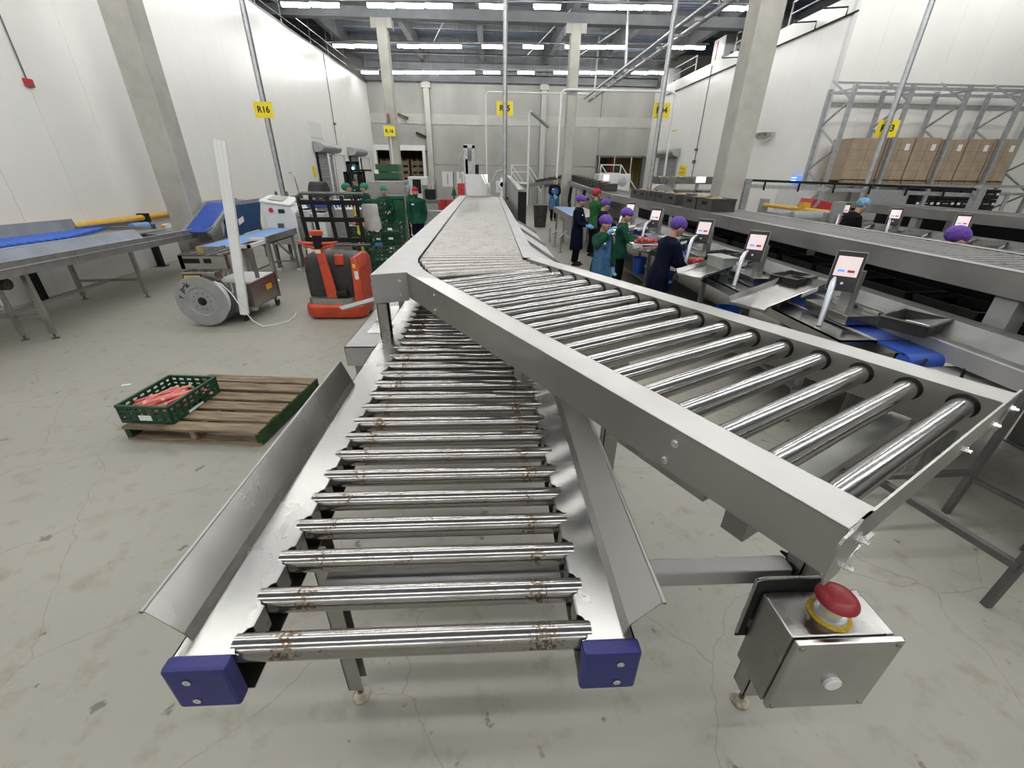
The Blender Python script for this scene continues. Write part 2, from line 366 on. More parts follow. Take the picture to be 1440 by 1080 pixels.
# end wall of precast panels with two door openings
we = struct('wall_back', MB().bx(-12, -8.0, YE + .25, YE + .4, 0, 9.2).bx(-8.0, -4.6, YE + .25, YE + .4, 3.3, 9.2).bx(-4.6, 7.55, YE + .25, YE + .4, 0, 9.2)
            .bx(7.55, 10.9, YE + .25, YE + .4, 3.12, 9.2).bx(10.9, 17, YE + .25, YE + .4, 0, 9.2), 'concrete')
def panel(x0, x1, z0, z1, dy=0.0, m='concrete_wall'):
    MB().bx(x0 + .012, x1 - .012, YE + dy, YE + .25, z0 + .012, z1 - .012).build('panel', m, we)
for x0, x1 in ((-7.92, -4.25), (-3.9, -.2), (-.2, 3.45), (3.8, 7.55), (7.55, XR)):
    lo = 3.3 if x1 == -4.25 else (3.12 if x0 == 7.55 else 0)
    zs = (0, 2.45, 4.9, 7.15) if lo == 0 else (lo, 4.9, 7.15)
    for a, b in zip(zs[:-1], zs[1:]):
        panel(x0, x1, a, b if b != 4.9 else 4.85)
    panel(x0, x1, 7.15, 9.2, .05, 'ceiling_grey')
    MB().bx(x0, x1, YE - .006, YE, 4.86, 5.45).build('pale_band', 'concrete_pale', we)
for x in (-4.25, 3.45):
    MB().bx(x, x + .35, YE - .3, YE + .1, 0, 7.2).bx(x - .12, x + .47, YE - .38, YE, 6.85, 7.15).build('pilaster', 'concrete_pale', we, bev=.01)
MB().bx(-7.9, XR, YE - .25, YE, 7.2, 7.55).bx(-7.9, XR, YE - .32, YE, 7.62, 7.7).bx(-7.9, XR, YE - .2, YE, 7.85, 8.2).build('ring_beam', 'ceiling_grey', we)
# rooms seen through the two openings
struct('door_1', MB().bx(-8.0, -7.8, YE - .05, YE + .3, 0, 3.3).bx(-4.65, -4.45, YE - .05, YE + .3, 0, 3.3).bx(-8.0, -4.45, YE - .06, YE + .3, 3.3, 3.62), 'white_paint')
struct('trim_6', MB().bx(-8.4, -4.2, YE + 3.4, YE + 3.5, 0, 4).bx(-8.5, -8.4, YE + .4, YE + 3.5, 0, 4).bx(-4.2, -4.1, YE + .4, YE + 3.5, 0, 4).bx(-8.5, -4.1, YE + .4, YE + 3.5, 4, 4.1).bx(-8.5, -4.1, YE, YE + 3.5, -.1, 0), 'room_brown')
struct('door_2', MB().bx(7.5, 7.62, YE - .04, YE + .3, 0, 3.12).bx(10.85, 10.97, YE - .04, YE + .3, 0, 3.12).bx(7.5, 10.97, YE - .04, YE + .3, 3.06, 3.18), 'steel_dark')
struct('trim_7', MB().bx(6.8, 12, YE + 5.4, YE + 5.5, 0, 4).bx(6.8, 6.9, YE + .4, YE + 5.5, 0, 4).bx(12, 12.1, YE + .4, YE + 5.5, 0, 4).bx(6.8, 12.1, YE + .4, YE + 5.5, 4, 4.1).bx(6.8, 12.1, YE, YE + 5.5, -.1, 0), 'warm_wall')
# ceiling: corrugated deck with beams
ZD = 9.0
deck = MB(); prof = []
y = -9.0
while y < YE + .4:
    prof += [(y, ZD), (y + .14, ZD), (y + .18, ZD + .08), (y + .3, ZD + .08), (y + .34, ZD)]; y += .34
vs = []; fs = []
for (yy, zz) in prof: vs += [(-12, yy, zz), (22, yy, zz)]
for i in range(len(prof) - 1): fs.append((2 * i, 2 * i + 1, 2 * i + 3, 2 * i + 2))
deck.add(vs, fs).bx(-12, 22, -9, YE + .4, ZD + .1, ZD + .2)
ce = struct('ceiling', deck, 'deck')
for x in (-8.1, -4.2, -.42, 3.75, 7.3, 11.2, 15): MB().bx(x - .14, x + .14, -9, YE, 8.35, ZD).build('roof_beam', 'ceiling_grey', ce)
for yb in (-1.2, 10.6, 22.3): MB().bx(-12, 17, yb - .2, yb + .2, 7.6, 7.95).build('cross_beam', 'ceiling_grey', ce)
for yy in (4.5, 7.5, 13.5, 16.5, 19.5, 25.5, 28.5, 31.2): MB().bx(-12, 17, yy - .04, yy + .04, 8.8, ZD).build('purlin', 'steel_grey', ce)
for yy, xa, xb, z in ((24.2, -2.2, 17, 8.05), (27.5, -8, 3, 8.0), (18.2, -12, 17, 8.0), (29.8, -8, 11, 8.0)):
    MB().tube([(xa, yy, z), (xb, yy, z)], .05, 8).tube([(xa, yy, z), (xa, yy - .3, z + .55)], .04, 8).build('pipe', 'steel_dark', ce)
for i, yy in enumerate((14, 16.5, 19, 21.2, 24, 26.5, 29, 31)):
    MB().tube([(-7.95 - .05 * (i % 2), yy, 6.95), (-7.95 - .05 * (i % 2), yy, 8.9)], .014, 6).build('stay_rod', 'galv', ce)
MB().tube([(-8.1, 9, 7.75), (-8.1, 33, 7.75)], .025, 6).tube([(-8.1, 9, 7.4), (-8.1, 33, 7.4)], .02, 6).build('stay_rail', 'galv', ce)
for (xa, ya, xb, yb) in ((-3.0, 28, -1.6, 23.6), (5.0, 30, 6.6, 25), (2.2, 29.5, 3.6, 23.4)):
    MB().tube([(xa, ya, 8.0), (xb, yb, 8.4)], .03, 6).build('wind_brace', 'white_paint', ce)

# columns
def column(name, label, x0, x1, y0, y1, z1, capital=True):
    t = thing(name, label, 'column', ((x0 + x1) / 2, (y0 + y1) / 2, 0))
    MB().bx(x0, x1, y0, y1, 0, z1).build('shaft', 'concrete', t, w=True, bev=.03)
    if capital: MB().bx(x0 - .22, x1 + .22, y0 + .02, y1 - .02, z1 - .35, z1).build('capital', 'concrete_pale', t, w=True, bev=.02)
    return t
column('concrete_column', 'thick grey concrete column in front of the left white wall, behind the blue strip conveyor', -7.11, -6.6, 10.28, 10.8, 7.6)
column('concrete_column', 'thick grey concrete column rising behind the dark crates of the weighing line', 5.3, 5.83, 10.38, 10.9, 7.6)
column('concrete_column', 'slim far concrete column carrying the small yellow R.16 sign', -4.57, -4.15, 22.0, 22.5, 7.6)
column('concrete_column', 'slim far concrete column between the R05 and R04 signs', 3.45, 3.87, 22.0, 22.5, 7.6)

# ------------------------------------------------------------------ fluorescent lamps
LAMPS = []
def lamp(x0, x1, y, z, label, group):
    L = x1 - x0
    if not LAMPS:
        t = thing('fluorescent_lamp', label, 'lamp', ((x0 + x1) / 2, y, z), 0, group)
        MB().ext([(-L / 2, -.06, .07), (-L / 2, -.035, .11), (-L / 2, .035, .11), (-L / 2, .06, .07)], (L, 0, 0)).bx(-.30, -.28, -.02, .02, .1, .126).bx(.28, .30, -.02, .02, .1, .126).build('housing', 'white_paint', t)
        MB().bx(-L / 2 + .02, L / 2 - .02, -.06, .06, -.05, .07).build('lit_diffuser', 'lamp_tube', t, bev=.03)
        LAMPS.append(t); return t
    return dup(LAMPS[0], ((x0 + x1) / 2, y, z), 0, label, group)
ordn = ['first', 'second', 'third', 'fourth', 'fifth', 'sixth', 'seventh', 'eighth', 'ninth', 'tenth', 'eleventh', 'twelfth', 'thirteenth', 'fourteenth', 'fifteenth', 'sixteenth', 'seventeenth', 'eighteenth', 'nineteenth', 'twentieth', 'twenty-first', 'twenty-second']
cont = [-7.5 + 1.12 * i for i in range(21)]
patt = [-7.45, -6.4, -4.4, -3.36, -2.32, -.34, 1.66, 3.72, 4.76, 5.8, 8.65, 9.7]
patt1 = [-7.5, -6.05, -5.0, -3.95, -2.9, -1.85, -.34, 1.70, 3.85, 5.4, 6.45, 8.55, 9.6]
rows = [(30.6, 'ceiling row nearest the end wall', patt1), (25.6, 'second ceiling row from the end wall', patt), (20.0, 'third ceiling row from the end wall', patt),
        (14.3, 'ceiling row over the long line', patt + [12.4, 14.6, 16.8]), (8.6, 'ceiling row over the bend', cont), (4.4, 'ceiling row over the foreground', cont),
        (-1.6, 'first row behind the camera', cont), (-7.5, 'second row behind the camera', patt)]
for ry, rn, pt in rows:
    zr = lambda x: (7.5 if ry < 30 else 7.33) + (x - 1) * .018 + .15
    rb = MB().tube([(-7.8, ry, zr(-7.8)), (10.9, ry, zr(10.9))], .02, 6)
    for k in range(10): rb.bx(-7.2 + 1.9 * k, -7.194 + 1.9 * k, ry - .003, ry + .003, zr(-7.2 + 1.9 * k), 9.0)
    rb.build('lamp_rail', 'white_paint', ce)
    for i, x in enumerate(pt):
        z = (7.5 if ry < 30 else 7.33) + (x - 1) * .018
        lamp(x, x + 1.03, ry, z, '%s lit fluorescent lamp from the left in the %s' % (ordn[i], rn), 'lamps of the ' + rn)

# ================================================================== LOWER ROLLER CONVEYOR
ZL = 1.105
lc = thing('roller_conveyor', 'low stainless steel roller conveyor in the foreground with blue end caps and side guards', 'conveyor', (-.2, .6, 0))
pitch = .1235; NL = 29; Y0 = .636; RL = .0315
notch = []
yend = Y0 + pitch * NL
def rail_poly(xo, xi, sgn):
    pts = [(xo, .605, ZL - .003), (xi, .605, ZL - .003)]
    for k in range(NL):
        yc = Y0 + k * pitch
        for a in range(0, 7):
            t = -PI / 2 + PI * a / 6
            pts.append((xi + sgn * .020 * math.cos(t), yc + .034 * math.sin(t), ZL - .003))
    pts += [(xi, yend, ZL - .003), (xo, yend, ZL - .003)]
    return pts
for nm, xo, xi, sg in (('side_rail', -.735, -.588, -1), ('side_rail', .335, .208, 1)):
    mb = MB().ext(rail_poly(xo, xi, sg), (0, 0, .003))
    mb.bx(min(xo, xo + sg * -.004), max(xo, xo - sg * .004), .605, yend, ZL - .14, ZL)
    mb.bx(min(xo, xi), max(xo, xi), .605, yend, ZL - .14, ZL - .136)
    for k in range(NL):      # tabs folded down between the notches
        ya = Y0 + k * pitch + .034; mb.bx(xi - .0015, xi + .0015, ya, ya + pitch - .068, ZL - .075, ZL)
    mb.build(nm, 'steel', lc, w=True)
rm = roller_mesh(.85, RL, 32, 'roller_near')
for k in range(NL):
    inst('roller', rm, lc, Vector((-.19, Y0 + k * pitch, ZL - .026)) - Vector(lc.location), rot=(random.uniform(0, 6), 0, 0))
for xa, xb in ((-.742, -.600), (.205, .343)):
    c = MB().bx(xa, xb, .568, .607, ZL - .142, ZL + .004).build('end_cap', 'blue_cap', lc, w=True, bev=.009)
    for z in (ZL - .035, ZL - .108):
        xs = (xa + xb) / 2 + (.02 if xa > 0 else -.02)
        MB().lathe([(.009, 0), (.009, .002), (.0045, .0022), (.0045, .0008)], 14, Matrix.Translation((xs, .5665, z)) @ Matrix.Rotation(PI / 2, 4, 'X')).build('screw', 'chrome', c, w=True, smooth=True)
# side guards: folded sheet leaning outwards
def guard(xf, xb, zb, xt, zt, s, ya, yb):
    t = .004
    prof = [(xf + s * .004, ZL + .001), (xb, zb), (xt, zt), (xt + s * .012, zt - .004), (xt + s * .013, zt - .007), (xt, zt - .004 + .0), (xb + s * .004, zb - .002), (xf + s * .008, ZL + .001)]
    n = len(prof); vs = []; 
    for yy, cut in ((ya, 0), (yb, 1)):
        for i, (x, z) in enumerate(prof):
            vs.append((x, yy - (0.05 if (cut and z < zb + .001) else 0), z))
    fs = [tuple(range(n))[::-1], tuple(range(n, 2 * n))] + [(i, (i + 1) % n, n + (i + 1) % n, n + i) for i in range(n)]
    return MB().add(vs, fs)
guard(-.706, -.722, 1.135, -.780, 1.216, -1, .640, 2.02).build('side_guard', 'steel', lc, w=True)
MB().tube([(-.789, .640, 1.213), (-.789, 2.02, 1.213)], .005, 8).build('guard_lip', 'steel_bright', lc, w=True)
MB().tube([(.393, .615, 1.215), (.393, 2.02, 1.215)], .005, 8).build('guard_lip', 'steel_bright', lc, w=True)
guard(.304, .319, 1.140, .384, 1.218, 1, .615, 2.02).build('side_guard', 'steel_soft', lc, w=True)
# legs, feet, cross bars
def cleg(parent, x, y, ztop, w=.06, zb=.1, foot=True, m='steel_soft'):
    l = MB().bx(x - w / 2, x + w / 2, y - w / 2, y - w / 2 + .004, zb, ztop).bx(x - w / 2, x - w / 2 + .004, y - w / 2, y + w / 2, zb, ztop).bx(x - w / 2, x + w / 2, y + w / 2 - .004, y + w / 2, zb, ztop).build('leg', m, parent, w=True)
    if foot:
        MB().tube([(x, y, .01), (x, y, zb + .05)], .011, 10).build('foot_stem', 'steel_dark', l, w=True, smooth=True)
        MB().lathe([(.038, 0), (.038, .008), (.02, .022), (.014, .03)], 18, Matrix.Translation((x, y, 0))).build('foot_pad', 'rust_pad', l, w=True, smooth=True)
    return l
cleg(lc, -.600, 1.07, ZL - .14); cleg(lc, -.60, 3.2, ZL - .14); cleg(lc, .20, 3.2, ZL - .14)
MB().bx(-.575, .19, 1.85, yend - .1, ZL - .13, ZL - .126).build('gap_shade_sheet', 'steel_dark', lc, w=True)  # added dark sheet: paints the shade seen between the farther rollers
MB().bx(-.575, .24, 1.10, 1.15, .93, .965).build('cross_bar', 'steel', lc, w=True)
MB().bx(-.575, .17, 3.17, 3.21, .5, .55).build('cross_bar', 'steel', lc, w=True)
MB().bx(-.57, 1.05, .965, 1.03, .80, .868).build('link_bar', 'steel_bright', lc, w=True, bev=.006)
MB().tube([(1.045, .96, .87), (1.06, 1.0, .872), (1.05, 1.04, .872), (1.075, 1.02, .868)], .006, 6).build('cable_tie', 'black', lc, w=True)

# ================================================================== DIAGONAL SPUR
ZU = 1.517
A = Vector((.656, .538, 0)); th = R(28.6)
U = Vector((-math.sin(th), math.cos(th), 0)); V = Vector((math.cos(th), math.sin(th), 0)); Wd = 1.064
def dp(a, c, z): q = A + U * a + V * c; return (q.x, q.y, z)
sp = thing('roller_conveyor', 'raised stainless roller spur slanting from the right foreground to the bend', 'conveyor', (1.09, .98, 0))
def along(mb, a0, a1, c0, c1, z0, z1):
    return mb.ext([dp(a0, c0, z0), dp(a0, c1, z0), dp(a0, c1, z1), dp(a0, c0, z1)], U * (a1 - a0))
LEN = 2.49
mb = MB(); along(mb, 0, LEN, 0, .112, ZU - .004, ZU); mb.ext([dp(0, 0, ZU - .127), dp(0, 0, ZU), dp(LEN, 0, ZU), dp(LEN, 0, ZU - .16)], V * .004); mb.ext([dp(0, 0, ZU - .127), dp(LEN, 0, ZU - .16), dp(LEN, .05, ZU - .16), dp(0, .05, ZU - .127)], (0, 0, .003)); along(mb, 0, LEN - .1, .108, .112, ZU - .04, ZU)
mb.build('side_rail', 'steel_soft', sp, w=True, bev=.0015)
mb = MB(); along(mb, 0, LEN + .05, Wd - .122, Wd, ZU - .004, ZU); mb.ext([dp(0, Wd - .004, ZU - .127), dp(0, Wd - .004, ZU), dp(LEN + .05, Wd - .004, ZU), dp(LEN + .05, Wd - .004, ZU - .16)], V * .004); mb.ext([dp(0, Wd - .122, ZU - .127), dp(0, Wd - .122, ZU), dp(LEN + .05, Wd - .122, ZU), dp(LEN + .05, Wd - .122, ZU - .16)], V * .004)
mb.build('side_rail', 'steel_soft', sp, w=True, bev=.0015)
RD = .0325; c0, c1 = .06, Wd - .119; Ld = c1 - c0
dm = roller_mesh(Ld, RD, 32, 'roller_diag')
hm = MB().lathe([(RD + .007, 0), (RD + .007, .002), (RD - .002, .003)], 28, Matrix.Translation((Ld / 2 - .0025, 0, .002)) @ Matrix.Rotation(-PI / 2, 4, 'Y')).mesh('bearing_ring', True); hm.materials.append(M['black'])
ND = 17
for k in range(ND):
    q = Vector(dp(.075 + .1364 * k, (c0 + c1) / 2, ZU - .048)) - Vector(sp.location)
    r = inst('roller', dm, sp, q, th)
    inst('bearing_ring', hm, r, (0, 0, 0))
ep = MB(); along(ep, -.006, -.001, .035, Wd + .008, ZU - .07, ZU + .012)
ep.ext([dp(-.006, -.035, ZU - .10), dp(-.006, -.035, ZU - .03), dp(-.006, -.032, ZU - .017), dp(-.006, -.02, ZU - .008), dp(-.006, .015, ZU - .006), dp(-.006, .035, ZU + .012), dp(-.006, .075, ZU + .012), dp(-.006, .12, ZU - .06), dp(-.006, .04, ZU - .14), dp(-.006, -.01, ZU - .14)], U * .005)
along(ep, -.006, -.001, Wd - .12, Wd + .008, ZU - .13, ZU)
plate = ep.build('end_plate', 'steel_soft', sp, w=True)
for c, z in ((.055, ZU - .045), (.045, ZU - .112), (.62, ZU - .04), (.86, ZU - .04), (Wd - .04, ZU - .035)):
    T = Matrix.Translation(dp(-.006, c, z)) @ Matrix.Rotation(th, 4, 'Z') @ Matrix.Rotation(PI / 2, 4, 'X')
    MB().lathe([(.014, 0), (.014, .002), (.009, .002), (.009, .011), (.005, .011), (.005, .02)], 6, T).build('bolt', 'chrome', plate, w=True)
for a, z in ((.385, -.04), (.405, -.105), (2.03, -.04), (2.03, -.125)):
    T = Matrix.Translation(dp(a, -.001, ZU + z)) @ Matrix.Rotation(th - PI / 2, 4, 'Z') @ Matrix.Rotation(PI / 2, 4, 'X')
    MB().lathe([(.012, 0), (.012, .002), (.008, .002), (.008, .008)], 8, T).build('bolt', 'chrome', sp, w=True)
mb = MB(); along(mb, .29, .66, .03, .16, ZU - .18, ZU - .13); mb.build('clamp_channel', 'steel', sp, w=True, bev=.004)
def spleg(a, c, foot=True):
    x, y, _ = dp(a, c, 0); l = cleg(sp, x, y, ZU - .17, .075, .115, foot); return l
cleg(sp, 1.09, .98, ZU - .2, .075, .115); cleg(sp, .625, 1.86, ZU - .2, .075, .115)
for a in (.18, 1.2): mb = MB(); along(mb, a, a + .06, .05, Wd - .05, ZU - .23, ZU - .17); mb.build('cross_member', 'steel_grey', sp, w=True)
mb = MB(); along(mb, .1, .36, .62, .9, ZU - .6, ZU - .59); mb.build('bracket_plate', 'steel', sp, w=True)
x, y, z = dp(.14, .70, ZU - .586); MB().lathe([(.045, 0), (.045, .006), (.024, .006), (.024, 0)], 18, Matrix.Translation((x, y, z))).build('white_bush', 'white_plastic', sp, w=True)

# emergency stop box on the first leg of the spur
es = thing('emergency_stop', 'stainless emergency stop box with a red mushroom button in the right foreground', 'stop button', (1.065, .8, .5))
MB().bx(.900, 1.228, .742, .897, .50, .850).build('box', 'steel', es, w=True, bev=.006)
lid = MB().bx(.901, 1.24, .716, .738, .503, .852).build('lid', 'steel_satin', es, w=True, bev=.006)
for x in (.918, 1.222):
    for z in (.522, .833): MB().lathe([(.008, 0), (.008, .003), (.004, .003)], 10, Matrix.Translation((x, .716, z)) @ Matrix.Rotation(PI / 2, 4, 'X')).build('screw', 'steel_grey', lid, w=True)
bk = MB().bx(.872, 1.10, .905, .912, .60, .90).build('mounting_plate', 'rubber', es, w=True, bev=.015)
MB().tube([(.875, .9085, .62), (.875, .9085, .895), (.9, .9085, .902), (1.1, .9085, .902)], .006, 8).build('plate_edge', 'steel', bk, w=True)
MB().bx(.9, 1.1, .896, .945, .66, .70).build('bracket', 'steel_grey', es, w=True)
T = Matrix.Translation((1.067, .812, .850))
MB().lathe([(.062, 0), (.062, .0025), (.060, .003), (.04, .003)], 36, T).build('warning_ring', 'yellow_ring', es, w=True, smooth=True)
MB().lathe([(.046, .003), (.044, .014), (.036, .017), (.03, .017)], 32, T).build('collar', 'pale_metal', es, w=True, smooth=True)
MB().lathe([(.031, .015), (.031, .062), (.02, .064)], 28, T).build('stem', 'cream', es, w=True, smooth=True)
MB().lathe([(.022, .058), (.054, .062), (.06, .07), (.059, .078), (.05, .090), (.033, .098), (.012, .101), (.001, .1015)], 40, T).build('mushroom_button', 'red_button', es, w=True, smooth=True)
T = Matrix.Translation((1.075, .716, .652)) @ Matrix.Rotation(PI / 2, 4, 'X')
MB().lathe([(.027, 0), (.027, .010), (.024, .013), (.001, .0135)], 28, T).build('start_button', 'white_plastic', es, w=True, smooth=True)

# ================================================================== MAIN ROLLER LINE
ml = thing('roller_conveyor', 'long raised roller line running from the bend straight to the far end', 'conveyor', (-.15, 3, 0))
YF = 12.15
xl = lambda y: -.75 - .006 * (y - 2.7)
xi = lambda y: -.54 - .0095 * (y - 3.05)
xr = lambda y: .352 - .005 * (y - 3.3)
xri = lambda y: .245 - .003 * (y - 3.3)
C2 = (-.537, 2.742)
curve = []
p0, p1, p2 = Vector((-.31, 2.55)), Vector((-.56, 2.99)), Vector((-.541, 3.35))
for i in range(13):
    t = i / 12; q = p0 * (1 - t) ** 2 + p1 * 2 * t * (1 - t) + p2 * t * t; curve.append((q.x, q.y, ZU - .0035))
poly = [(xl(2.66), 2.66, ZU - .0035), (C2[0], C2[1], ZU - .0035), (-.47, 2.62, ZU - .0035)] + curve + [(xi(YF), YF, ZU - .0035), (xl(YF), YF, ZU - .0035)]
mb = MB().ext(poly, (0, 0, .004))
mb.ext([(xl(2.66), 2.66, ZU), (xl(YF), YF, ZU), (xl(YF) + .004, YF, ZU), (xl(2.66) + .004, 2.66, ZU)], (0, 0, -.185))
mb.ext([(xl(2.66), 2.66, ZU), (C2[0], C2[1], ZU), (C2[0] - .001, C2[1] + .004, ZU), (xl(2.66), 2.664, ZU)], (0, 0, -.185))
mb.build('side_rail', 'steel_bright', ml, w=True, bev=.001)
for x, y, z in ((-.585, 2.722, ZU - .05), (-.585, 2.722, ZU - .14)):
    MB().lathe([(.011, 0), (.011, .006)], 10, Matrix.Translation((x, y, z)) @ Matrix.Rotation(PI / 2, 4, 'X')).build('bolt', 'chrome', ml, w=True)
poly = [(.245, 3.28, ZU - .0035), (.36, 3.22, ZU - .0035), (xr(3.5), 3.5, ZU - .0035), (xr(YF), YF, ZU - .0035), (xri(YF), YF, ZU - .0035)]
mb = MB().ext(poly, (0, 0, .004)).ext([(.352, 3.3, ZU), (xr(YF), YF, ZU), (xr(YF) - .004, YF, ZU), (.348, 3.3, ZU)], (0, 0, -.185))
mb.ext([(.245, 3.3, ZU), (xri(YF), YF, ZU), (xri(YF) + .004, YF, ZU), (.249, 3.3, ZU)], (0, 0, -.05))
mb.build('side_rail', 'steel_bright', ml, w=True, bev=.001)
MB().bx(-.82, .34, YF - .03, YF, ZU - .18, ZU).build('end_rail', 'steel_bright', ml, w=True)
fm = roller_mesh(.84, .0285, 20, 'roller_far')
y = 3.42; k = 0
while y < YF - .06:
    xm = (xi(y) + xri(y)) / 2
    inst('roller', fm, ml, Vector((xm, y, ZU - .046)) - Vector(ml.location), R(-.3), rot=(random.uniform(0, 6), 0, R(-.3))); y += .0755; k += 1
La, Lb = Vector((-.33, 2.70)), Vector((-.55, 3.42)); Ra, Rb = Vector(dp(.075 + .1364 * 16, c1, 0)[:2]), Vector((.25, 3.42))
for i in range(1, 6):
    t = i / 6; a = La.lerp(Lb, t); b = Ra.lerp(Rb, t); m_ = (a + b) / 2; an = math.atan2(b.y - a.y, b.x - a.x)
    inst('roller', fm, ml, Vector((m_.x, m_.y, ZU - .046)) - Vector(ml.location), rot=(random.uniform(0, 6), 0, an))
# post standing on the lower rail at the bend, legs along the line
MB().bx(-.776 + .04, -.672, 2.66, 2.665, ZL, ZU - .185).bx(-.736, -.731, 2.66, 2.74, ZL, ZU - .185).bx(-.736, -.672, 2.735, 2.74, ZL, ZU - .185).build('corner_post', 'steel', ml, w=True)
MB().bx(-.67, -.655, 2.70, 2.715, ZL + .05, ZL + .07).build('bolt', 'chrome', ml, w=True)
for yy in (6.0, 9.0, 11.8):
    cleg(ml, xl(yy) + .06, yy, ZU - .18); cleg(ml, xr(yy) - .05, yy, ZU - .18)
    MB().bx(xl(yy) + .06, xr(yy) - .05, yy - .03, yy + .03, .6, .66).build('cross_bar', 'steel', ml, w=True)
# sloping chute plates on its right flank
for i, (ya, yb) in enumerate(((3.95, 4.75), (4.9, 5.85), (6.0, 7.0))):
    s = thing('chute_plate', '%s sloping steel chute plate on the right flank of the long roller line' % ('nearest', 'middle', 'farthest')[i], 'chute', (.4, ya, 1.4), 0, 'chute plates beside the roller line')
    MB().ext([(.36, ya, 1.43), (.66, ya - .5, 1.30), (.66, yb - .65, 1.30), (.36, yb, 1.43)], (0, 0, -.004)).build('sheet', 'steel_bright', s, w=True)
    MB().ext([(.36, yb, 1.43), (.66, yb - .65, 1.30), (.66, yb - .65, 1.33), (.36, yb, 1.46)], (0, .004, 0)).build('folded_edge', 'steel_bright', s, w=True)
    MB().bar((.62, yb - .7, 0), (.62, yb - .7, 1.31), .04).build('leg', 'steel_grey', s, w=True)
# side table left of the lower conveyor under the bend
st = thing('side_table', 'low stainless side table left of the bend post with pale blade arm', 'table', (-.95, 3.4, 0))
MB().bx(-1.07, -.745, 2.88, 4.6, .945, .952).bx(-1.07, -.745, 2.88, 2.885, .80, .952).bx(-1.07, -1.065, 2.88, 4.6, .88, .952).build('table_top', 'steel_bright', st, w=True)
MB().bx(-.98, -.77, 3.16, 3.9, .952, .956).build('raised_plate', 'steel', st, w=True)
for x, yy in ((-1.03, 3.0), (-1.03, 4.5), (-.8, 4.5)): MB().bx(x - .02, x + .02, yy - .02, yy + .02, 0, .945).build('leg', 'steel_grey', st, w=True)
MB().ext([(-1.33, 3.62, 1.02), (-1.27, 3.54, 1.02), (-.80, 3.84, 1.09), (-.82, 3.98, 1.09)], (0, 0, .012)).build('blade_arm', 'grey_plastic', st, w=True, bev=.003)
MB().bx(-.86, -.82, 3.85, 3.9, .95, 1.09).build('arm_bracket', 'steel_grey', st, w=True)
# tall cabinet right of the line, end hopper
cb = thing('control_cabinet', 'tall grey steel cabinet panel with a small stop button right of the roller line', 'cabinet', (.6, 10, 0))
MB().ext([(.46, 7.6, 0), (.46, 13.0, 0), (.46, 13.0, 2.0), (.46, 7.6, 1.84)], (.10, 0, 0)).build('body', 'steel_grey', cb, w=True, bev=.01)
MB().bx(.46, .60, 7.56, 7.60, 0, 1.80).build('dark_end', 'black', cb, w=True)
MB().bx(.45, .458, 11.55, 11.75, 1.38, 1.6).build('button_plate', 'paper', cb, w=True)
MB().lathe([(.035, 0), (.03, .03), (.001, .04)], 14, Matrix.Translation((.45, 11.65, 1.49)) @ Matrix.Rotation(-PI / 2, 4, 'Y')).build('button', 'grime', cb, w=True)
hp = thing('end_hopper', 'pale grey trapezoid feed hopper closing the far end of the roller line', 'hopper', (-.3, 12.4, 0))
MB().ext([(-.62, 12.25, 1.46), (.06, 12.25, 1.46), (-.25, 12.25, 2.02), (-.66, 12.25, 2.02)], (0, .5, 0)).build('body', 'white_paint', hp, w=True)
MB().bar((-.22, 12.2, 2.1), (.0, 12.2, 1.62), .03).bx(-.07, .02, 12.15, 12.2, 1.60, 1.72).build('edge_strip', 'steel_bright', hp, w=True)
MB().bx(-.7, .1, 12.3, 12.7, 0, 1.46).build('stand', 'steel_grey', hp, w=True)
tw = thing('lift_tower', 'narrow pale steel lift tower standing behind the end hopper', 'machine', (-.58, 13.6, 0))
MB().bx(-.74, -.62, 13.5, 13.75, 0, 2.74).bx(-.50, -.42, 13.5, 13.75, 0, 2.74).bx(-.74, -.42, 13.5, 13.75, 2.66, 2.76).bx(-.7, -.5, 13.5, 13.52, 0, 2.4).build('frame', 'galv', tw, w=True, bev=.005)
MB().bx(-.62, -.52, 13.47, 13.55, 2.35, 2.62).build('head_unit', 'steel_dark', tw, w=True)
MB().bx(-.42, -.32, 13.45, 13.55, 1.9, 2.26).build('motor', 'black', tw, w=True, bev=.02)
MB().tube([(-.72, 13.5, 2.62), (-.86, 13.5, 2.4), (-.86, 13.5, 1.9)], .02, 8).build('hose', 'galv', tw, w=True)

# ================================================================== PALLET, CRATE, RHUBARB
pa = thing('pallet', 'worn wooden pallet with green painted sides on the floor at left', 'pallet', (-2.49, 3.60, 0), R(-6.0))
for i, yy in enumerate((-.455, -.275, -.09, .09, .275, .455)):
    MB().bx(-.6 + random.uniform(-.006, .012), .585 + random.uniform(-.008, .008), yy - .066, yy + .066, .112, .134).build('plank', 'pallet_wood', pa, bev=.003)
for x, m in ((-.575, 'green_wood'), (0, 'pallet_wood'), (.575, 'green_wood')):
    MB().bx(x - .022, x + .022, -.51, .51, .02, .112).build('stringer', m, pa, bev=.003)
s_ = MB().bx(.597, .604, -.51, .51, .012, .135)
s_.build('side_board', 'green_wood', pa)
for yy in (-.46, 0, .46): MB().bx(-.6, .595, yy - .05, yy + .05, 0, .02).build('bottom_plank', 'pallet_wood', pa, bev=.002)

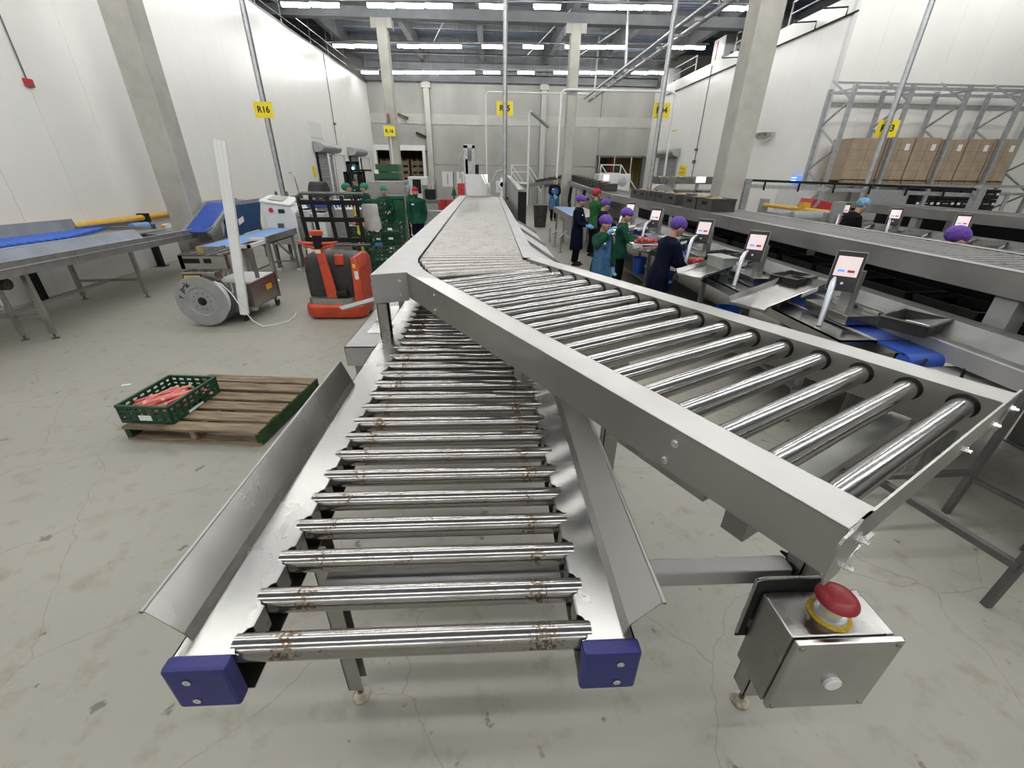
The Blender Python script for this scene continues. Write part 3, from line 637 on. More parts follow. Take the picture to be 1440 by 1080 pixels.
def crate_wall(mb, T, L, H, nh=3, rim=.018):
    # slatted side wall in its own XZ plane, thickness along y
    mb.bx(-L / 2, L / 2, 0, .012, 0, .03, T).bx(-L / 2, L / 2, -.006, .018, H - .022, H, T)
    nv = max(4, int(L / .075))
    for i in range(nv + 1):
        x = -L / 2 + L * i / nv; w_ = .022 if i in (0, nv) else .012
        mb.bx(max(-L / 2, x - w_), min(L / 2, x + w_), 0, .012, .03, H - .022, T)
    for k in range(1, nh):
        z = .03 + (H - .05) * k / nh; mb.bx(-L / 2, L / 2, .002, .010, z - .011, z + .011, T)
def crate_mb(Lx, Ly, H):
    mb = MB(); RZ = lambda a: Matrix.Rotation(a, 4, 'Z')
    for a, L, d in ((0, Lx, Ly / 2), (PI, Lx, Ly / 2), (PI / 2, Ly, Lx / 2), (-PI / 2, Ly, Lx / 2)):
        crate_wall(mb, RZ(a) @ Matrix.Translation((0, -d, 0)), L, H)
    mb.bx(-Lx / 2 + .01, Lx / 2 - .01, -Ly / 2 + .01, Ly / 2 - .01, .004, .014); return mb
cr = thing('crate', 'green slatted plastic crate full of rhubarb on the pallet', 'crate', (-2.925, 3.49, .1345), R(-5.0))
crate_mb(.46, .60, .17).build('body', 'green_crate', cr)
MB().bx(-.05, .06, -.309, -.3065, .035, .085).build('label', 'paper', cr); MB().bx(.2315, .2345, -.12, .06, .008, .03).build('label', 'paper', cr)
rt = None
for i in range(30):
    L = random.uniform(.36, .46); lay = i // 10
    loc = (-2.925 + random.uniform(-.15, .15), 3.49 + random.uniform(-.05, .05), .1345 + .034 + lay * .036 + random.uniform(0, .012))
    rz = R(-34 + random.uniform(-17, 14)) if lay else R(-20 + random.uniform(-14, 14))
    lab = 'pink rhubarb stalk lying in the green crate on the pallet'
    if rt is None:
        rt = thing('rhubarb_stalk', lab, 'rhubarb', loc, rz, 'rhubarb stalks in the green crate')
        pts = [(.0, -.2 + .4 * t / 6, .004 * math.sin(t)) for t in range(7)]
        MB().tube(pts, [.013, .0135, .0135, .013, .0125, .012, .011], 8).build('stem', 'rhubarb', rt, smooth=True)
        MB().tube([(0, -.222, 0), (0, -.198, 0)], [.0165, .0135], 8).build('pale_butt', 'rhubarb_tip', rt, smooth=True)
    else:
        c = dup(rt, loc, rz + (PI if random.random() < .35 else 0), lab); c.scale = (1, L / .42 * .92, 1); c.rotation_euler.x = random.uniform(-.05, .05)
sc_ = thing('paper_scrap', 'small white paper scrap on the floor left of the pallet', 'paper', (-3.94, 4.21, 0), R(20))
MB().bx(-.04, .04, -.015, .015, 0.0005, .003).build('scrap', 'paper', sc_)

# ================================================================== BLUE STRIP CONVEYOR AT LEFT
lt = thing('strip_conveyor', 'long steel conveyor with blue rollers and a guarded trough along the left wall', 'conveyor', (-5.70, 4.2, 0), R(6.9))
TT = Matrix.Translation((0, 0, 1.09)) @ Matrix.Rotation(-.031, 4, 'X')
MB().bx(-.003, 0, 0, 5.8, -.18, 0, TT).bx(0, .012, 0, 5.8, -.075, -.068, TT).bx(-.03, .004, 0, 5.8, -.004, 0, TT).bx(0, .008, 2.35, 2.45, -.18, 0, TT).build('front_rail', 'steel_grey', lt)
MB().ext([(-.02, 0, 0), (-.12, 0, .13), (-.125, 0, .128), (-.025, 0, -.004)], (0, 4.0, 0), TT).build('sloping_guard', 'guard_blue', lt)
MB().bx(-.15, -.115, 0, 4.0, .122, .137, TT).build('guard_edge_highlight', 'pale_metal', lt)  # pale strip paints the metal highlight along the guard's top edge
MB().bx(-.03, .007, 0, 5.8, -.001, .006, TT).bx(0, .014, 0, 5.8, -.08, -.07, TT).build('front_edge_highlight', 'pale_metal', lt)  # bright highlight lines of the skirt, painted as pale strips
MB().bx(-1.1, -.1, 0, 4.9, .05, .07, TT).bx(-1.1, -.1, 4.9, 5.8, -.06, -.03, TT).build('trough_floor', 'steel_grey', lt)
MB().bx(-1.12, -1.1, 0, 5.8, -.18, .17, TT).bx(-1.14, -1.06, 4.1, 5.8, .17, .182, TT).bx(-1.0, -.3, 4.78, 4.84, .07, .13, TT).build('back_rail', 'steel_soft', lt)
MB().ext([(-1.08, 0, .12), (-1.13, 0, .31), (-1.14, 0, .31), (-1.09, 0, .12)], (0, 4.15, 0), TT).build('back_plate', 'guard_blue', lt)
bm_ = None
for k in range(31):
    yy = .25 + k * .15; xb = -.42 if yy < 2.9 else -.42 - .62 * (yy - 2.9) / 1.9
    if xb < -1.0: break
    MB().tube([(-1.07, yy, .12), (xb, yy, .11)], .026, 12, T=TT).build('roller', 'blue_strip', lt, smooth=True)
MB().tube([(-.72, 4.95, .10), (-.72, 5.45, .10)], .07, 14, T=TT).build('drum_motor', 'blue_light', lt, smooth=True)
MB().bx(-.85, -.6, 5.46, 5.5, -.04, .12, TT).bx(-.85, -.6, 4.9, 4.94, .06, .12, TT).bx(-.35, -.3, 4.1, 4.6, -.04, .06, TT).build('mount', 'steel', lt)
MB().bx(-.3, -.2, 5.15, 5.3, .07, .14, TT).build('stop_box', 'grille_white', lt); MB().lathe([(.035, 0), (.03, .02), (.01, .03)], 12, TT @ Matrix.Translation((-.27, 5.14, .11)) @ Matrix.Rotation(PI / 2, 4, 'X')).build('stop_knob', 'amber', lt)
def sqleg(t, x, yy, zt, w_=.055):
    l = MB().bx(x - w_ / 2, x + w_ / 2, yy - w_ / 2, yy + w_ / 2, .07, zt).build('leg', 'steel_grey', t)
    MB().lathe([(.045, 0), (.045, .008), (.014, .012), (.014, .09)], 12, Matrix.Translation((x, yy, 0))).build('foot', 'steel_dark', l)
for x in (-.06, -1.05):
    for yy in (1.48, 3.58): sqleg(lt, x, yy, 1.0 - .031 * yy)
sqleg(lt, -.40, 1.46, .80, .05)
for yy in (1.48, 3.58): MB().bx(-1.05, -.06, yy - .02, yy + .02, .3, .34).build('cross_bar', 'steel_grey', lt)
MB().bar((-.55, 1.48, .32), (-.55, 3.58, .32), .045).build('long_bar', 'steel_grey', lt)
MB().tube([(-.42, 1.3, .78), (-.12, 1.3, .78)], .07, 14).bx(-.8, -.42, 1.22, 1.4, .72, .86).build('gear_motor', 'truck_grey', lt, bev=.01)
MB().tube([(-.3, 1.3, .70), (-.35, 1.35, .5), (-.5, 1.45, .45), (-.6, 1.5, .6), (-.75, 1.4, .4), (-1.0, 1.4, .38)], .01, 6).build('cable', 'grille_white', lt)
gr = thing('guard_rail', 'yellow crash rail with black posts along the left white wall', 'rail', (-7.75, 9, 0))
MB().tube([(-7.78, 3, 1.08), (-7.78, 15.5, 1.08)], .065, 14).build('rail', 'amber', gr, w=True, smooth=True)
for yy in (4.6, 7.55, 10.5, 13.6): MB().bx(-7.86, -7.74, yy - .05, yy + .05, 0, 1.0).bx(-7.90, -7.68, yy - .1, yy + .1, 0, .012).bx(-7.88, -7.69, yy - .09, yy + .03, .98, 1.165).build('post', 'black', gr, w=True)

# elevator, cabinet, low belt table
el = thing('incline_elevator', 'inclined blue belt elevator with dark blue side panel climbing to the white cabinet', 'conveyor', (-5.9, 10.2, 0))
MB().ext([(-5.9, 10.08, .69), (-5.9, 11.68, .71), (-5.9, 12.0, 1.33), (-5.9, 10.72, 1.33), (-5.9, 10.3, 1.08)], (-.03, 0, 0)).build('side_panel', 'navy_side', el, w=True)
MB().ext([(-6.5, 9.68, .88), (-5.98, 9.68, .88), (-5.98, 10.75, 1.38), (-6.5, 10.75, 1.38)], (0, 0, -.02)).bx(-6.5, -5.98, 10.75, 12.0, 1.36, 1.38).build('belt', 'blue_belt', el, w=True)
for x in (-5.98, -6.54): MB().ext([(x, 9.6, .86), (x, 10.75, 1.41), (x, 12.0, 1.41), (x, 12.0, 1.34), (x, 10.78, 1.34), (x, 9.66, .79)], (.07, 0, 0)).build('side_rail', 'galv', el, w=True)
MB().ext([(-5.93, 9.55, .93), (-5.93, 10.1, 1.02), (-5.93, 10.1, .68), (-5.93, 9.75, .66)], (-.03, 0, 0)).bx(-6.5, -5.96, 9.72, 10.1, .1, .66).build('feed_chute', 'steel_soft', el, w=True)
MB().ext([(-5.895, 10.75, 1.02), (-5.895, 11.0, 1.08), (-5.895, 11.0, .96), (-5.895, 10.75, .90)], (.004, 0, 0)).build('data_plate', 'paper', el, w=True)
for x in (-5.95, -6.5):
    for yy in (10.9, 11.8): MB().bx(x - .025, x + .025, yy - .025, yy + .025, 0, 1.0).build('leg', 'steel_grey', el, w=True)
wc = thing('control_machine', 'white cabinet machine with sloping screen panel and red stop button', 'machine', (-4.8, 11.0, 0))
MB().ext([(-5.12, 10.42, .52), (-4.42, 10.42, .52), (-4.42, 10.42, 1.16), (-4.5, 10.42, 1.33), (-5.12, 10.42, 1.42)], (0, .9, .0)).build('body', 'white_paint', wc, w=True, bev=.015)
MB().ext([(-5.14, 10.4, 1.43), (-4.48, 10.4, 1.345), (-4.48, 10.95, 1.47), (-5.14, 10.95, 1.52)], (0, 0, .03)).build('top_panel', 'white_plastic', wc, w=True)
MB().ext([(-5.0, 10.5, 1.48), (-4.68, 10.5, 1.44), (-4.68, 10.85, 1.52), (-5.0, 10.85, 1.53)], (0, 0, .008)).build('screen', 'translucent', wc, w=True)
MB().lathe([(.05, 0), (.05, .015), (.035, .03)], 14, Matrix.Translation((-4.93, 10.42, 1.26)) @ Matrix.Rotation(PI / 2, 4, 'X')).build('stop_button', 'sign_red', wc, w=True)
MB().bx(-4.77, -4.64, 10.4, 10.42, 1.2, 1.28).build('socket', 'ink', wc, w=True)
MB().bx(-4.85, -4.72, 10.40, 10.42, .86, .98).build('outlet', 'steel_dark', wc, w=True)
MB().bx(-4.42, -4.38, 10.45, 11.25, .55, 1.1).bx(-4.43, -4.33, 10.45, 11.2, 1.12, 1.2).build('side_cover', 'steel_soft', wc, w=True)
for x, yy in ((-5.05, 10.5), (-4.5, 10.5), (-5.05, 11.2), (-4.5, 11.2)):
    MB().bx(x - .03, x + .03, yy - .03, yy + .03, .06, .52).lathe([(.06, 0), (.06, .02), (.02, .06)], 12, Matrix.Translation((x, yy, 0))).build('leg', 'steel_dark', wc, w=True)
for x in (-5.05, -4.8): MB().lathe([(.03, 0), (.03, .1), (.01, .12)], 10, Matrix.Translation((x, 11.1, 1.5))).build('top_knob', 'steel_dark', wc, w=True)
bt = thing('belt_table', 'low pale blue belt table on thin legs in front of the white cabinet', 'conveyor', (-4.65, 8.9, 0))
MB().bx(-4.94, -4.42, 7.66, 10.25, .87, .90).build('belt', 'blue_light', bt, w=True)
MB().bx(-4.42, -4.39, 7.66, 10.25, .78, .905).bx(-4.97, -4.94, 7.66, 10.25, .78, .905).bx(-4.97, -4.39, 7.63, 7.66, .78, .9).build('frame', 'steel_soft', bt, w=True)
MB().bx(-4.9, -4.45, 8.8, 10.2, .74, .78).build('under_tray', 'black', bt, w=True)
for x in (-4.9, -4.46):
    for yy in (8.05, 9.0, 10.12):
        l = MB().bx(x - .02, x + .02, yy - .02, yy + .02, .03, .78).build('leg', 'steel_grey', bt, w=True)
        MB().lathe([(.05, 0), (.05, .015), (.02, .04)], 12, Matrix.Translation((x, yy, 0))).build('foot', 'white_plastic', l, w=True)
MB().bar((-4.9, 10.12, .7), (-4.46, 10.12, .2), .04).bar((-4.9, 9.0, .2), (-4.46, 9.0, .2), .03).bar((-4.9, 10.12, .2), (-4.46, 10.12, .2), .03).bar((-4.9, 9, .2), (-4.9, 10.12, .2), .03).build('brace', 'steel_soft', bt, w=True)

# ================================================================== STRAPPING CART
ct = thing('strapping_cart', 'stainless strapping cart on casters with a big grey strap reel', 'cart', (-4.0, 6.7, 0))
for x, yy, zt in ((-4.32, 6.36, .98), (-3.70, 6.36, 1.0), (-4.32, 7.25, .98), (-3.62, 7.25, 1.06), (-3.66, 6.8, 1.0)): MB().bx(x - .022, x + .022, yy - .022, yy + .022, .16, zt).build('upright', 'steel_grey', ct, w=True)
MB().bx(-4.36, -3.64, 6.32, 7.3, .16, .21).build('base_frame', 'steel_grey', ct, w=True)
MB().bx(-3.78, -3.55, 6.34, 6.40, .17, .22).bx(-4.5, -4.34, 6.2, 6.26, .16, .2).build('push_bar', 'steel', ct, w=True)
MB().bx(-3.66, -3.6, 6.42, 7.26, .20, .56).bx(-4.2, -3.6, 7.2, 7.26, .2, .56).build('side_sheet', 'steel_soft', ct, w=True)
MB().bx(-4.2, -3.62, 6.5, 7.25, .55, .565).build('shelf', 'white_paint', ct, w=True)
MB().bx(-4.42, -3.78, 6.30, 6.36, .80, .99).bx(-4.42, -3.78, 6.3, 6.8, .98, 1.0).bx(-4.42, -4.36, 6.3, 6.8, .8, .99).build('head_box', 'steel', ct, w=True)
MB().bx(-4.36, -4.14, 6.294, 6.30, .88, .945).bx(-4.08, -3.98, 6.294, 6.30, .88, .945).build('slot', 'black', ct, w=True)
for k in range(5): MB().bx(-4.40 + .14 * k, -4.32 + .14 * k, 6.31, 6.78, 1.0, 1.004).build('top_slot', 'grime', ct, w=True)
MB().bx(-4.36, -3.9, 6.16, 6.34, .66, .78).build('drive_box', 'steel', ct, w=True, bev=.006)
MB().bx(-4.34, -4.08, 6.154, 6.16, .68, .755).build('plate_border', 'ink', ct, w=True); MB().bx(-4.32, -4.1, 6.149, 6.154, .693, .742).build('maker_plate', 'amber', ct, w=True)
MB().lathe([(.02, 0), (.015, .02)], 10, Matrix.Translation((-4.06, 6.15, .72)) @ Matrix.Rotation(PI / 2, 4, 'X')).build('knob', 'chrome', ct, w=True)
MB().bx(-3.595, -3.59, 6.85, 7.03, .36, .44).build('maker_plate', 'amber', ct, w=True)
MB().bx(-4.16, -4.1, 6.34, 6.4, .94, 1.10).build('post_block', 'wood_fresh', ct, w=True)
MB().bx(-3.85, -3.62, 6.72, 6.76, 1.02, 1.07).bx(-3.66, -3.62, 6.72, 7.25, 1.02, 1.07).bx(-3.85, -3.62, 7.2, 7.26, 1.06, 1.10).build('top_frame', 'white_paint', ct, w=True)
TR = Matrix.Translation((-4.14, 6.10, .385)) @ Matrix.Rotation(PI / 2, 4, 'X') @ Matrix.Rotation(0, 4, 'Z')
reel = MB().lathe([(.05, 0), (.35, 0), (.36, .012), (.35, .018), (.21, .018), (.19, .006), (.05, .006)], 44, TR).build('reel_disc', 'grey_plastic', ct, w=True)
MB().lathe([(.345, -.16), (.36, -.16), (.36, -.145), (.1, -.145)], 44, TR).build('reel_back', 'steel_dark', reel, w=True)
MB().lathe([(.30, -.145), (.315, -.13), (.315, -.02), (.30, -.005)], 40, TR).build('strap_coil', 'white_plastic', reel, w=True)
MB().lathe([(.06, .0), (.06, .012), (.03, .03), (.012, .04)], 16, TR).build('hub', 'black', reel, w=True)
for k in range(10): MB().lathe([(.009, .006), (.009, .012)], 8, TR @ Matrix.Translation((.12 * math.cos(k * .63), .12 * math.sin(k * .63), 0))).build('hub_hole', 'steel_dark', reel, w=True)
tx = text('hand_lettering', 'pek', .11, 'ink', reel, (0, 0, 0), (0, 0, 0)); tx.matrix_basis = MW[ct.name].inverted() @ TR @ Matrix.Translation((-.175, .205, .0195)) @ Matrix.Rotation(R(38), 4, 'Z')
tx = text('hand_lettering', 'y', .09, 'ink', reel, (0, 0, 0), (0, 0, 0)); tx.matrix_basis = MW[ct.name].inverted() @ TR @ Matrix.Translation((-.275, .07, .0195)) @ Matrix.Rotation(R(75), 4, 'Z')
for x, yy in ((-4.25, 6.36), (-3.76, 6.36), (-4.25, 7.2), (-3.66, 7.2)):
    c = MB().bx(x - .025, x + .025, yy - .03, yy + .03, .1, .16).build('caster_fork', 'chrome', ct, w=True)
    MB().lathe([(.05, -.016), (.062, -.012), (.062, .012), (.05, .016)], 18, Matrix.Translation((x, yy + .02, .063)) @ Matrix.Rotation(PI / 2, 4, 'Y')).build('caster_wheel', 'rubber', c, w=True)
for i in range(3):
    p = thing('edge_profile', '%s tall white plastic edge profile leaning on the strapping cart' % ('leftmost', 'middle', 'rightmost')[i], 'profile', (-3.83 + .05 * i, 6.27, .2), 0, 'white profiles on the cart')
    a = Vector((-3.74 + .035 * i, 6.25, .14)); b = Vector((-3.53 + .05 * i, 6.40, 2.43 - .012 * i))
    MB().bar(a, b, .044, .008).build('front_flange', 'white_plastic', p, w=True); MB().bar(a + Vector((.02, .02, 0)), b + Vector((.02, .02, 0)), .008, .04).build('side_flange', 'white_plastic', p, w=True)
sr = thing('loose_strap', 'white plastic strap curling from the reel onto the floor', 'strap', (-3.7, 6.2, 0))
pts = [(-3.83, 6.0, .69), (-3.75, 6.0, .66), (-3.66, 6.02, .52), (-3.58, 6.03, .3), (-3.48, 6.05, .10), (-3.38, 6.08, .012), (-3.25, 6.15, .008), (-3.12, 6.3, .008), (-3.06, 6.42, .05), (-3.05, 6.5, .09)]
MB().tube(pts, .008, 6).build('strap', 'white_plastic', sr, w=True, smooth=True)

# ================================================================== RED PALLET TRUCK
pt_ = thing('pallet_truck', 'red electric pallet truck with dark grey cover and upright tiller', 'truck', (-2.42, 6.7, 0))
def rrect(x0, x1, y0, y1, r, z, n=5):
    pts = []
    for cx, cy, a in ((x1 - r, y0 + r, -PI / 2), (x1 - r, y1 - r, 0), (x0 + r, y1 - r, PI / 2), (x0 + r, y0 + r, PI)):
        for i in range(n + 1): t = a + PI / 2 * i / n; pts.append((cx + r * math.cos(t), cy + r * math.sin(t), z))
    return pts
MB().loft([rrect(-2.86, -1.98, 6.42, 7.1, .16, .03), rrect(-2.88, -1.96, 6.40, 7.1, .16, .08), rrect(-2.88, -1.96, 6.40, 7.1, .16, .2), rrect(-2.86, -1.98, 6.43, 7.1, .15, .235)]).build('chassis', 'red_truck', pt_, w=True, smooth=True)
MB().loft([rrect(-2.83, -2.10, 6.46, 6.9, .12, .23), rrect(-2.83, -2.10, 6.47, 6.9, .12, .32)]).build('step_plate', 'steel_grey', pt_, w=True)
MB().loft([rrect(-2.84, -2.10, 6.58, 7.1, .10, .30), rrect(-2.86, -2.06, 6.60, 7.1, .10, .7), rrect(-2.84, -2.08, 6.66, 7.1, .10, .9), rrect(-2.78, -2.14, 6.72, 7.08, .08, .945)]).build('motor_cover', 'truck_grey', pt_, w=True, smooth=True)
MB().ext([(-2.11, 6.47, .22), (-1.97, 6.5, .22), (-2.0, 6.56, .75), (-2.06, 6.62, .93), (-2.13, 6.60, .9)], (0, .5, 0)).build('side_cowl', 'red_truck', pt_, w=True, bev=.02)
MB().bx(-2.075, -2.02, 6.535, 6.55, .6, .72).build('label', 'paper', pt_, w=True); MB().bx(-2.1, -2.06, 6.58, 6.59, .74, .82).build('warning_label', 'yellow', pt_, w=True)
MB().bx(-2.36, -2.23, 6.585, 6.66, .80, .95).build('charge_flap', 'red_truck', pt_, w=True, bev=.012)
MB().bx(-2.64, -2.46, 6.598, 6.604, .52, .535).bx(-2.32, -2.2, 6.598, 6.604, .55, .565).build('badge', 'sign_red', pt_, w=True)
MB().lathe([(.02, 0), (.018, .02)], 10, Matrix.Translation((-2.52, 6.63, .86)) @ Matrix.Rotation(PI / 2, 4, 'X')).build('key_switch', 'steel', pt_, w=True)
MB().ext([(-2.50, 6.42, .34), (-2.34, 6.42, .34), (-2.47, 6.50, 1.06), (-2.58, 6.50, 1.06)], (0, .05, .01)).build('tiller_arm', 'red_truck', pt_, w=True, bev=.01)
MB().tube([(-2.36, 6.48, .38), (-2.2, 6.48, .40)], .06, 12).build('tiller_pivot', 'black', pt_, w=True)
MB().bx(-2.58, -2.46, 6.47, 6.54, 1.06, 1.26).build('tiller_head', 'black', pt_, w=True, bev=.02)
MB().bx(-2.56, -2.48, 6.435, 6.455, 1.0, 1.05).build('serial_tag', 'cream', pt_, w=True)
for s in (-1, 1):
    cx = -2.52
    MB().tube([(cx + s * .05, 6.5, 1.06), (cx + s * .2, 6.5, 1.10), (cx + s * .28, 6.5, 1.16), (cx + s * .19, 6.5, 1.13), (cx + s * .06, 6.5, 1.13)], .022, 8).build('handle_bow', 'red_truck', pt_, w=True, smooth=True)
MB().loft([rrect(-2.61, -2.43, 6.46, 6.55, .03, 1.24), rrect(-2.61, -2.43, 6.46, 6.55, .03, 1.31)]).build('belly_switch', 'red_truck', pt_, w=True, bev=.01)
for x in (-2.68, -2.18): MB().bx(x - .08, x + .08, 7.1, 8.3, .05, .11).build('fork', 'red_truck', pt_, w=True)
MB().bx(-2.86, -1.98, 6.75, 6.9, 0, .04).build('drive_wheel', 'rubber', pt_, w=True)

# stacker behind it: black gate shaped load guard and red tub body
sk = thing('stacker_truck', 'red stacker truck with a tall black load guard grid behind the pallet truck', 'truck', (-3.1, 9.0, 0))
g = MB()
for fx in (0, .22, .50, .74, .98): xt = -3.66 + 1.12 * fx; g.bar((xt, 9.0, .8), (xt - .05, 9.0, 1.64), .07, .05)
for z in (.83, 1.21, 1.52): g.bx(-3.72, -2.5, 8.97, 9.03, z - .045, z + .045)
g.bar((-3.66, 9.0, .1), (-3.68, 9.0, .8), .06)
g.build('load_guard', 'black', sk, w=True, bev=.012)
MB().tube([(-2.45, 9.0, 1.68), (-3.6, 9.0, 1.68), (-3.68, 9.0, 1.65), (-3.72, 9.0, 1.58), (-3.7, 9.0, 1.45)], .03, 8).build('guard_tube', 'steel_dark', sk, w=True)
MB().tube([(-3.75, 8.95, .74), (-2.45, 8.95, .74)], .03, 8).build('guard_tube', 'steel_dark', sk, w=True)
MB().loft([rrect(-3.3, -2.5, 8.3, 9.2, .1, .1), rrect(-3.32, -2.48, 8.28, 9.2, .1, .45), rrect(-3.25, -2.55, 8.4, 9.15, .1, .58)]).build('body', 'red_tub', sk, w=True, smooth=True)
MB().bx(-3.6, -3.42, 8.7, 9.1, .55, .7).build('battery_box', 'white_paint', sk, w=True); MB().bx(-3.66, -3.4, 8.6, 9.2, .05, .55).build('side_leg', 'red_tub', sk, w=True)
MB().bx(-3.3, -2.5, 8.5, 9.0, 0, .1).build('wheel_set', 'rubber', sk, w=True)
yp = thing('marker_pole', 'thin yellow and black striped pole beside the black load guard', 'pole', (-3.0, 9.6, 0))
for k in range(9): MB().bar((-2.62 - .007 * k * 2, 9.2, .18 * k), (-2.62 - .007 * (k + 1) * 2, 9.2, .18 * (k + 1)), .035).build('band', 'yellow' if k % 2 else 'ink', yp, w=True)
sb = thing('plastic_sack', 'crumpled pale plastic sack hanging on the striped pole', 'bag', (-2.45, 9.25, 1.0))
bag = MB(); bag.loft([[(x_ * (1 + .1 * math.sin(5 * a + k)) + -2.42, 9.25 + y_ * (1 + .2 * math.sin(3 * a + k)), z_) for a, x_, y_ in [(2 * PI * j / 14, .17 * s_ * math.cos(2 * PI * j / 14), .07 * s_ * math.sin(2 * PI * j / 14)) for j in range(14)]] for k, (z_, s_) in enumerate(((.98, .75), (1.02, 1.0), (1.15, .98), (1.28, .92), (1.42, .98), (1.48, .85)))])
bag.build('sack', 'sack', sb, w=True, smooth=True)

# ================================================================== CRATES AT LEFT
gc = None
def green_crate(loc, rz, label, group, sx=1):
    global gc
    if gc is None:
        gc = thing('crate', label, 'crate', loc, rz, group); crate_mb(.46, .58, .215).build('body', 'green_crate', gc); MB().bx(-.06, .05, -.3, -.296, .07, .12).build('label', 'paper', gc); MB().bx(.238, .241, -.06, .06, .08, .13).build('label', 'paper', gc)
        return gc
    return dup(gc, loc, rz, label, group)
lev = ['bottom', 'second', 'third', 'fourth', 'fifth', 'top']
for k in range(4): green_crate((-3.08, 10.75, .03 + .222 * k), R(8), 'dark green crate, %s from the floor of the stack beside the striped pole' % lev[k], 'crate stack beside the striped pole')
for k in range(3): green_crate((-1.95, 8.35, .12 + .222 * k), R(90), 'dark green crate, %s from the floor of the low stack right of the pallet truck' % lev[k], 'low crate stack by the pallet truck')
for k in range(5): green_crate((-3.22, 13.0, .24 + .222 * k), R(4), 'dark green crate, %s from the blue dolly upwards' % lev[k], 'crates on the blue dolly')
for k in range(4): green_crate((-2.5, 11.4, .03 + .222 * k), R(3), 'dark green crate, %s from the floor in the stack half hidden by the roller line' % lev[k], 'crates by the roller line')
pk = thing('pink_pack', 'pink wrapped produce pack lying on the stack beside the striped pole', 'pack', (-3.1, 10.75, .92)); MB().ell((0, 0, .06), (.2, .22, .06), 12, 6).build('pack', 'rhubarb', pk, smooth=True); MB().bx(-.2, .2, -.2, .2, .0, .01).build('tray', 'white_plastic', pk)
ps = thing('pallet', 'small pale wooden skid under the low green stack', 'pallet', (-1.95, 8.35, 0)); 
for yy in (-.25, 0, .25): MB().bx(-.33, .33, yy - .05, yy + .05, .10, .118).build('plank', 'wood_fresh', ps)
for x in (-.28, .28): MB().bx(x - .03, x + .03, -.3, .3, 0, .10).build('bearer', 'wood_fresh', ps)
dl = thing('dolly', 'blue plastic dolly under the green crate tower', 'dolly', (-3.22, 13.0, 0)); MB().bx(-.29, .29, -.36, .36, .12, .235).build('deck', 'blue_dolly', dl, bev=.02)
for x in (-.22, .22):
    for yy in (-.26, .26): MB().lathe([(.06, -.02), (.06, .02)], 14, Matrix.Translation((x, yy, .06)) @ Matrix.Rotation(PI / 2, 4, 'Y')).build('wheel', 'rubber', dl)
tb = thing('wheeled_bin', 'tall dark green wheeled bin with a lid left of the red hatted person', 'bin', (-2.83, 13.9, 0))
MB().loft([rrect(-3.04, -2.62, 13.75, 14.3, .05, .1), rrect(-3.12, -2.56, 13.7, 14.35, .05, 1.32)]).build('body', 'green_bin', tb, w=True)
MB().loft([rrect(-3.15, -2.53, 13.66, 14.38, .06, 1.32), rrect(-3.15, -2.53, 13.66, 14.38, .06, 1.42)]).build('lid', 'green_bin', tb, w=True, bev=.02); MB().bx(-2.86, -2.8, 13.68, 13.72, .12, 1.30).build('rib', 'green_bin', tb, w=True)
MB().tube([(-2.54, 13.7, 1.5), (-2.5, 13.7, .1)], .02, 8).build('hose', 'galv', tb, w=True)
for x in (-3.0, -2.66): MB().lathe([(.1, -.03), (.1, .03)], 16, Matrix.Translation((x, 13.85, .1)) @ Matrix.Rotation(PI / 2, 4, 'Y')).build('wheel', 'amber', tb, w=True)
# white tubs and a silver hopper behind the guard
for i, (x, yy, z0, z1, w_) in enumerate(((-4.35, 10.9, .35, 1.25, .32), (-3.98, 10.8, .3, 1.2, .3), (-3.55, 11.3, .4, 1.25, .28))):
    t = thing('white_tub', '%s white plastic tub standing behind the black load guard' % ('left', 'middle', 'right')[i], 'tub', (x, yy, 0), 0, 'white tubs behind the load guard')
    MB().loft([rrect(-w_ * .42, w_ * .42, -.2, .2, .05, z0), rrect(-w_ * .5, w_ * .5, -.25, .25, .05, z1)]).build('tub', 'white_paint', t); MB().loft([rrect(-w_ * .54, w_ * .54, -.28, .28, .05, z1 - .03), rrect(-w_ * .54, w_ * .54, -.28, .28, .05, z1)]).build('rim', 'white_plastic', t)
    MB().bx(-w_ * .4, w_ * .4, -.18, .18, 0, z0).build('stand', 'steel_dark', t)
bkt = thing('wire_basket', 'white slatted plastic basket above the tubs behind the load guard', 'basket', (-3.35, 11.0, 1.25))
MB().bx(-.3, .3, -.2, .2, 0, .02).bx(-.3, .3, -.2, -.19, .2, .23).build('base', 'grille_white', bkt); MB().bx(-.28, .28, -.18, .18, -1.25, 0).build('stand', 'steel_grey', bkt)
for k in range(8): MB().bar((-.28 + .08 * k, -.195, .02), (-.34 + .08 * k, -.195, .2), .022).build('slat', 'grille_white', bkt)
sh = thing('steel_hopper', 'wide stainless hopper box behind the green coated workers', 'hopper', (-3.75, 17.2, 0))
MB().ext([(-4.45, 17, 1.1), (-3.1, 17, 1.1), (-3.1, 17, 1.74), (-4.45, 17, 1.72)], (0, .9, 0)).build('body', 'steel_soft', sh, w=True, bev=.01)
for x in (-4.35, -3.2):
    for yy in (17.1, 17.8): MB().bx(x - .04, x + .04, yy - .04, yy + .04, 0, 1.1).build('leg', 'steel_grey', sh, w=True)
gd = thing('dark_container', 'dark green container with white label left of the far R.16 column', 'container', (-4.3, 19.5, 0))
MB().bx(-4.7, -3.7, 19.2, 20, 1.75, 2.0).bx(-4.6, -3.7, 19.2, 20, 2.02, 2.3).build('body', 'green_bin', gd, w=True, bev=.01); MB().bx(-4.7, -3.7, 19.2, 20, 0, 1.74).build('lower_stack', 'truck_grey', gd, w=True); MB().bx(-4.66, -4.5, 19.18, 19.2, 1.95, 2.1).build('label', 'paper', gd, w=True)
